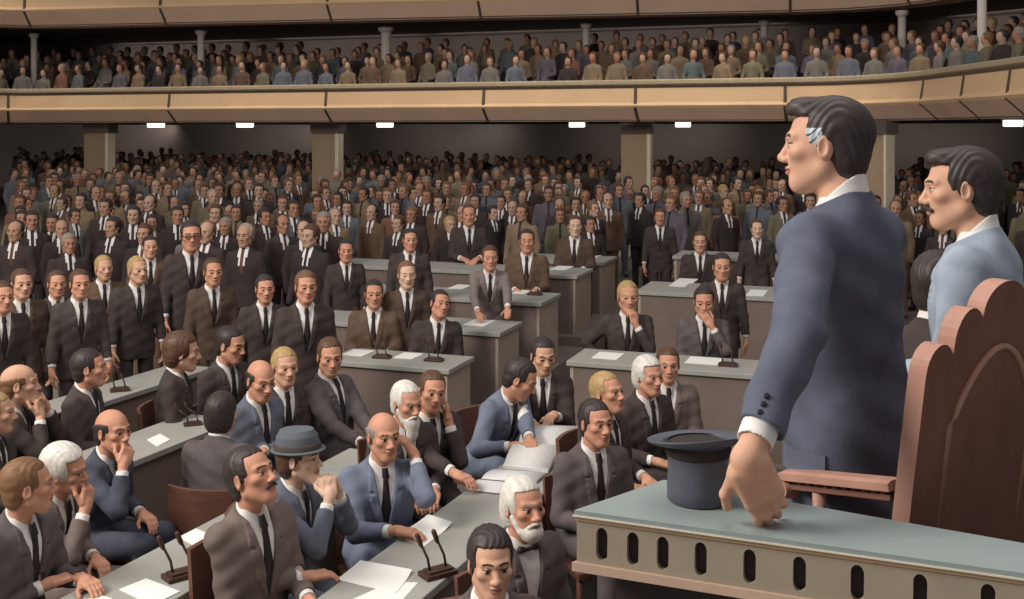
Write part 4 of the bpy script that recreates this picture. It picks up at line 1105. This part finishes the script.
# ------------------------------------------------------------------ delegate chairs
chair_proto = None
def delegate_chair():
    r = empty('wooden_chair')
    b = bmesh.new(); add_box(b, (0, .02, .43), (.44, .42, .05)); bm_obj('seat', b, WOODC, r, bevel=.01)
    b = bmesh.new()
    pts = []
    n = 10
    rows = [[b.verts.new(((-.22 + .44*i/n), -.205 - .05*math.sin(math.pi*i/n) - (z-.45)*.10 + dy, z)) for i in range(n+1)] for z, dy in ((.50,0),(.72,0),(.90,0),(.90,.028),(.72,.028),(.50,.028))]
    for p, q in zip(rows, rows[1:] + rows[:1]):
        for i in range(n): b.faces.new((p[i], p[i+1], q[i+1], q[i]))
    b.faces.new([r_[0] for r_ in rows]); b.faces.new([r_[n] for r_ in rows][::-1])
    bm_obj('backrest', b, WOODC, r)
    for x in (-.19, .19):
        for y in (-.19, .19):
            b = bmesh.new(); add_tube(b, [(x*1.05, y*1.06, .003), (x, y, .41)], [.016, .021], 8)
            if y < 0: add_tube(b, [(x, y, .40), (x*1.04, -.215, .52)], [.02, .016], 8)
            bm_obj('leg', b, WOODC, r)
    return r
def copy_tree(o):
    c = o.copy(); COL.objects.link(c)
    for ch in list(o.children):
        k = ch.copy(); COL.objects.link(k); k.parent = c
        for g in ch.children: h = g.copy(); COL.objects.link(h); h.parent = k
    return c
for i, (inf, lb) in enumerate(CHAIRS):
    if chair_proto is None: c = chair_proto = delegate_chair()
    else: c = copy_tree(chair_proto)
    hz = inf['hip'][2] - .105*inf['sc']; hy = inf['hip'][1]
    p = inf['base'] + inf['Rw'] @ A(inf['hip'][0], hy + .055, 0)
    c.location = (p[0], p[1], inf['floor']); c.rotation_euler = (0, 0, inf['th']); c.scale = (1, 1, max(.5, hz/.455))
    wl = lb.split()[:12]
    while wl[-1] in ('the','a','an','in','of','on','at','by','to','his','with','and','behind','beside','below','above','near','between','under','two'): wl.pop()
    tag(c, 'wooden chair under the ' + ' '.join(wl), 'chair', 'wooden delegate chairs')

# ------------------------------------------------------------------ the crowd
CPAL = [mat('crowd_' + n, c, rough=.95, var=.1) for n, c in dict(dark=(66,56,54), darker=(58,50,50), brown=(104,82,66), olive=(116,108,88), tan=(134,114,92), slate=(106,108,116), violet=(100,92,102), teal=(94,102,100), rust=(124,88,72), grey=(120,114,106)).items()]
CSK = [mat('crowd_skin_' + str(i), c, rough=.7, var=.06) for i, c in enumerate(((184,142,118),(192,156,134),(172,126,102)))]  # darker copies of the skin tones, the hall's dimness put into the colour
CH = [HAIR['dark'], HAIR['brown'], HAIR['light_brown'], HAIR['grey'], HAIR['blond']]
def crowd_mesh(h, sit=False, k=0, simple=False):
    rr = random.Random(k); w = 1 + rr.uniform(-.08, .08); arm = rr.uniform(-.03, .05)
    if sit:
        ops = [('U', cap((0,0,.5),(0,-.02,.92),.15,.15*w), 0), ('U', cap((-.15,0,.95),(.15,0,.95),.075,.075), .08)]
        for x in (-1, 1): ops += [('U', cap((x*.17,0,.92),(x*.23,.05,.68),.06,.05), .03), ('U', cap((x*.23,.05,.68),(x*.08,.28,.6),.05,.045), .02), ('U', cap((x*.1,0,.5),(x*.12,.4,.48),.09,.07), .04), ('U', cap((x*.12,.4,.46),(x*.12,.38,.05),.06,.05), .02)]
        hz = 1.20
    else:
        ops = [('U', loft(np.eye(3), A(0,0,.94), [(-.16,.19*w,.125,0),(0,.18*w,.12,0),(.14,.17*w,.112,0),(.34,.195*w,.118,0),(.44,.18*w,.10,-.01),(.50,.09,.075,-.01),(.56,.06,.06,-.01)]), 0)]
        for x in (-1, 1): ops += [('U', cap((x*.185*w,0,1.36),(x*.235*w,-.01,1.10),.062,.052), .04), ('U', cap((x*.235*w,-.01,1.10),(x*.22*w,.05+arm,.84),.05,.042), .02),
                                 ('U', cap((x*.09,0,.9),(x*.10,.01,.5),.085,.065), .03), ('U', cap((x*.10,.01,.5),(x*.11,0,.06),.062,.05), .02), ('U', ell((x*.12,.06,.045),(.05,.13,.045)), .02)]
        hz = 1.60
    V, Q = mesh_sdf(ops, A(-.45,-.35,-.02), A(.45,.6,hz-.03), h)
    H_ = lambda x, y, z: A(x, y, z) * 1.08 + A(0, .015, hz)
    I3 = np.eye(3)
    hops = head_ops(H_, I3, 1.08) if not simple else [('U', ell(H_(0,0,0), A(.078,.098,.122)), 0)]
    hops.append(('U', cap(H_(0,-.02,-.17), H_(0,-.03,-.05), .06, .055), .03))
    V2, Q2 = mesh_sdf(hops, A(-.15,-.16,hz-.25), A(.15,.20,hz+.17), h*.55)
    ho = hair_ops(H_, I3, 1.08, rr.choice(['short','short','receding','short']), thick=.013)
    V3, Q3 = mesh_sdf(ho, A(-.16,-.17,hz-.2), A(.16,.2,hz+.2), h*.6)
    c = V[Q].mean(1); sh = (c[:,1] > .03) & (np.abs(c[:,0]) < np.clip((c[:,2]-(hz-.46))*.22, 0, .055)) & (c[:,2] > hz-.46)
    mi1 = np.where(sh, 3, 0)
    if not simple: mi1[sh & (np.abs(c[:,0]) < .013 + .02*np.clip(hz-.2-c[:,2], 0, .3))] = 4
    c2 = (V2[Q2].mean(1) - A(0, .015, hz))/1.08; mi2 = np.full(len(Q2), 1); ax2 = np.abs(c2[:,0])
    if not simple:
        mi2[(c2[:,1] > .05) & (ax2 > .012) & (ax2 < .045) & (np.abs(c2[:,2]-.022) < .0055)] = 5
        mi2[(c2[:,1] > .05) & (ax2 > .018) & (ax2 < .042) & (np.abs(c2[:,2]) < .0055)] = 5
        mi2[(c2[:,1] > .08) & (ax2 < .022) & (np.abs(c2[:,2]+.0635) < .0055)] = 6
    mi = np.concatenate([mi1, mi2, np.full(len(Q3), 2)])
    Va = np.concatenate([V, V2, V3]); Qa = np.concatenate([Q, Q2+len(V), Q3+len(V)+len(V2)])
    if len(Qa) != len(mi): raise RuntimeError('crowd materials')
    return Va, Qa, mi
CV = [crowd_mesh(.020, k=k) for k in range(5)]
def ymin(px):
    for lim, y in ((150, 13.2), (330, 12.6), (356, 14.2), (600, 16.4), (650, 17.0), (800, 17.6), (2000, 16.0)):
        if px < lim: return y
cand = []
y = 12.3
while y < 43:
    step = .80 + .003*y; x = -.52*y
    row = []
    while x < .50*y + 1:
        xx = x + random.uniform(-.2, .2); yy = y + random.uniform(-.36, .36) - xx*.33
        px = CX + F*xx/max(yy, 1)
        if yy > ymin(px) and yy < 38.5 - xx*.35 and -20 < px < 1050 and yy > 12: cand.append((xx, yy))
        x += step*.98
    y += .98
def near(xx, yy, d): return any((i['base'][0]-xx)**2 + (i['base'][1]-yy)**2 < d*d for i in PEOPLE)
PILL = [o for o in COL.objects if o.name.startswith('pillar')]
cand = [c for c in cand if not near(c[0], c[1], .62) and not any(abs(p.location.x-c[0]) < .85 and abs(p.location.y-c[1]) < .85 for p in PILL)]
cand.sort(key=lambda c: c[1])
print('crowd candidates', len(cand))
NIND = min(len(cand), 300 - len(PEOPLE) - 4)
variants = {}
LBL = dict(dark='dark-suited person', darker='black-suited person', brown='brown-coated person', olive='olive-coated person', tan='tan-coated person', slate='slate-blue-coated person', violet='violet-grey-coated person', teal='teal-grey-coated person', rust='rust-coated person', grey='grey-coated person')
names = list(LBL)
def pick(y):
    if y < 17: return random.choices(range(10), [8,6,1.2,.6,.3,.4,.2,.2,.3,.4])[0]
    if y < 22: return random.choices(range(10), [4,3,2,3,2,2,1,1,1,2])[0]
    return random.choices(range(10), [1.5,1.2,2,4,3,3,2,2,1.2,3])[0]
for i, (x, y) in enumerate(cand[:NIND]):
    k = random.randrange(5); ci = pick(y); hi = random.choices(range(5), [5,5,2,1.2,.4])[0]; si = random.randrange(3)
    key = (k, ci, hi if hi < 3 else hi, si)
    if key not in variants:
        V, Q, mi = CV[k]; variants[key] = np_mesh('person', V, Q, [CPAL[ci], CSK[si], CH[hi], SHIRT if ci < 3 or k % 2 else CPAL[ci], TIE if k % 3 or ci > 2 else TIEB, EYED, LIP], mi)
    o = bpy.data.objects.new('person', variants[key]); s = random.uniform(.93, 1.07)
    o.location = (x, y, ground(y)); o.rotation_euler = (0, 0, math.atan2(-y, -x) - math.pi/2 + random.uniform(-.7, .7)); o.scale = (s, s, s); link(o)
    tag(o, '%s standing in the dim crowd beneath the gallery' % LBL[names[ci]], 'person', '%ss in the crowd' % LBL[names[ci]])
# everyone farther back and up in the gallery: too many to count
PALL = CPAL + CSK + CH
LV = [crowd_mesh(.05, k=k, simple=True) for k in range(3)]; LS = [crowd_mesh(.05, sit=True, k=k, simple=True) for k in range(3)]
VV, QQ, MM = [], [], []; nv = 0
def put(src, x, y, z, rz, s, ci, si, hi):
    global nv
    V, Q, mi = src; c, sn = math.cos(rz)*s, math.sin(rz)*s
    P = np.stack([V[:,0]*c - V[:,1]*sn + x, V[:,0]*sn + V[:,1]*c + y, V[:,2]*s + z], 1)
    VV.append(P); QQ.append(Q + nv); nv += len(P)
    MM.append(np.array([ci, 10+si, 13+hi, ci])[mi])
for (x, y) in cand[NIND:]:
    put(random.choice(LV), x, y, ground(y), math.atan2(-y, -x) - math.pi/2 + random.uniform(-.7, .7), random.uniform(.93, 1.08), pick(30), random.randrange(3), random.choices(range(5), [5,5,2,1.2,.4])[0])
for k in range(5):
    pr = off_path(path1, .85 + .95*k); zz = 3.42 + GS*k
    L = plen(pr); t = .3
    while t < L[-1]:
        i = int(np.searchsorted(L, t)) - 1; i = max(0, min(i, len(pr)-2)); f = (t - L[i])/(L[i+1]-L[i])
        q = np.array(pr[i])*(1-f) + np.array(pr[i+1])*f; tv = np.array(pr[i+1]) - np.array(pr[i]); rz = math.atan2(tv[1], tv[0])
        px = CX + F*q[0]/q[1]
        if -30 < px < 1060 and random.random() < .93:
            put(random.choice(LS), q[0], q[1], zz, rz + math.pi + random.uniform(-.4, .4), random.uniform(.94, 1.06), random.choices(range(10), [1.5,1,2,3,3,3,2,1.5,1,3])[0], random.randrange(3), random.choices(range(5), [5,5,2,1.2,.4])[0])
        t += .62 + random.uniform(-.06, .1)
cm = bpy.data.objects.new('crowd', np_mesh('crowd', np.concatenate(VV), np.concatenate(QQ), PALL, np.concatenate(MM))); link(cm)
tag(cm, 'dense dim crowd of tiny figures far under and up in the gallery', 'crowd', kind='stuff')
print('crowd verts', nv)
# ------------------------------------------------------------------ camera and light
cam = bpy.data.cameras.new('camera'); co = bpy.data.objects.new('camera', cam); link(co)
co.location = (0, 0, CAMZ); co.rotation_euler = (math.pi/2, 0, 0)
cam.sensor_width = 36; cam.lens = 36*F/1024; cam.shift_y = -(299.5 - HY)/1024; cam.clip_start = .05; cam.clip_end = 300
SC.camera = co
w = bpy.data.worlds.new('world'); SC.world = w; w.use_nodes = True
bg = w.node_tree.nodes['Background']; bg.inputs[0].default_value = (.92, .88, .88, 1); bg.inputs[1].default_value = .37
def area(name, loc, to, sx, sy, e, col, spread=180):
    l = bpy.data.lights.new(name, 'AREA'); l.shape = 'RECTANGLE'; l.size = sx; l.size_y = sy; l.energy = e; l.color = col; l.spread = math.radians(spread)
    o = bpy.data.objects.new(name, l); o.location = loc; o.rotation_euler = (Vector(to) - Vector(loc)).to_track_quat('-Z', 'Y').to_euler(); link(o)
area('hall_light', (-9.5, 1.5, 9.5), (0, 7, .5), 5, 5, 1950, (1, .95, .88))
area('hall_light', (1, 5, 10), (0, 6, 0), 6, 6, 330, (1, .96, .92))
for px in (60, 250, 440, 630, 820):
    p, t = path_at_px(path1, px); n = np.array((-t[1], t[0])); q = p - n*2.2; r_ = p + n*.2
    area('gallery_front_fill', (q[0], q[1], 8.6), (r_[0], r_[1], 3.7), 5, .4, 26, (1, .93, .82), 55)  # unseen strips added overhead to brighten the gallery front
for px in (40, 230, 430, 640, 860):
    p, t = path_at_px(path1, px); n = np.array((-t[1], t[0]))
    q = p + n*6.0; r_ = p + n*7.4; area('gallery_wall_fill', (q[0], q[1], 5.65), (r_[0], r_[1], 4.9), 5, .3, 30, (1, .93, .86))  # unseen strips added to lift the dark back wall of the gallery
    q = A((px-CX)/F*43, 43 - .353*(px-CX)/F*43, 0); q = q*(45.2/(q[1]+.353*q[0]))*.96; area('under_gallery_fill', (q[0], q[1], 3.12), (q[0]*1.05, q[1]*1.05, 1.6), 6, .3, 85, (1, .93, .86))  # unseen strips added to brighten the back wall below the gallery
    for d_ in (2.0, 7.0):
        q = p + n*d_; area('under_gallery_fill', (q[0], q[1], 3.14), (q[0], q[1]+.01, 0), 6, 1.2, 12, (1, .93, .86))  # unseen downward strips added to lift the black rear crowd
SC.view_settings.view_transform = 'Standard'; SC.view_settings.look = 'None'; SC.view_settings.exposure = 0; SC.view_settings.gamma = 1; SC.view_settings.use_curve_mapping = False
print('SCRIPT TIME', round(time.time()-T0, 1), 'verts', sum(len(m.vertices) for m in bpy.data.meshes))
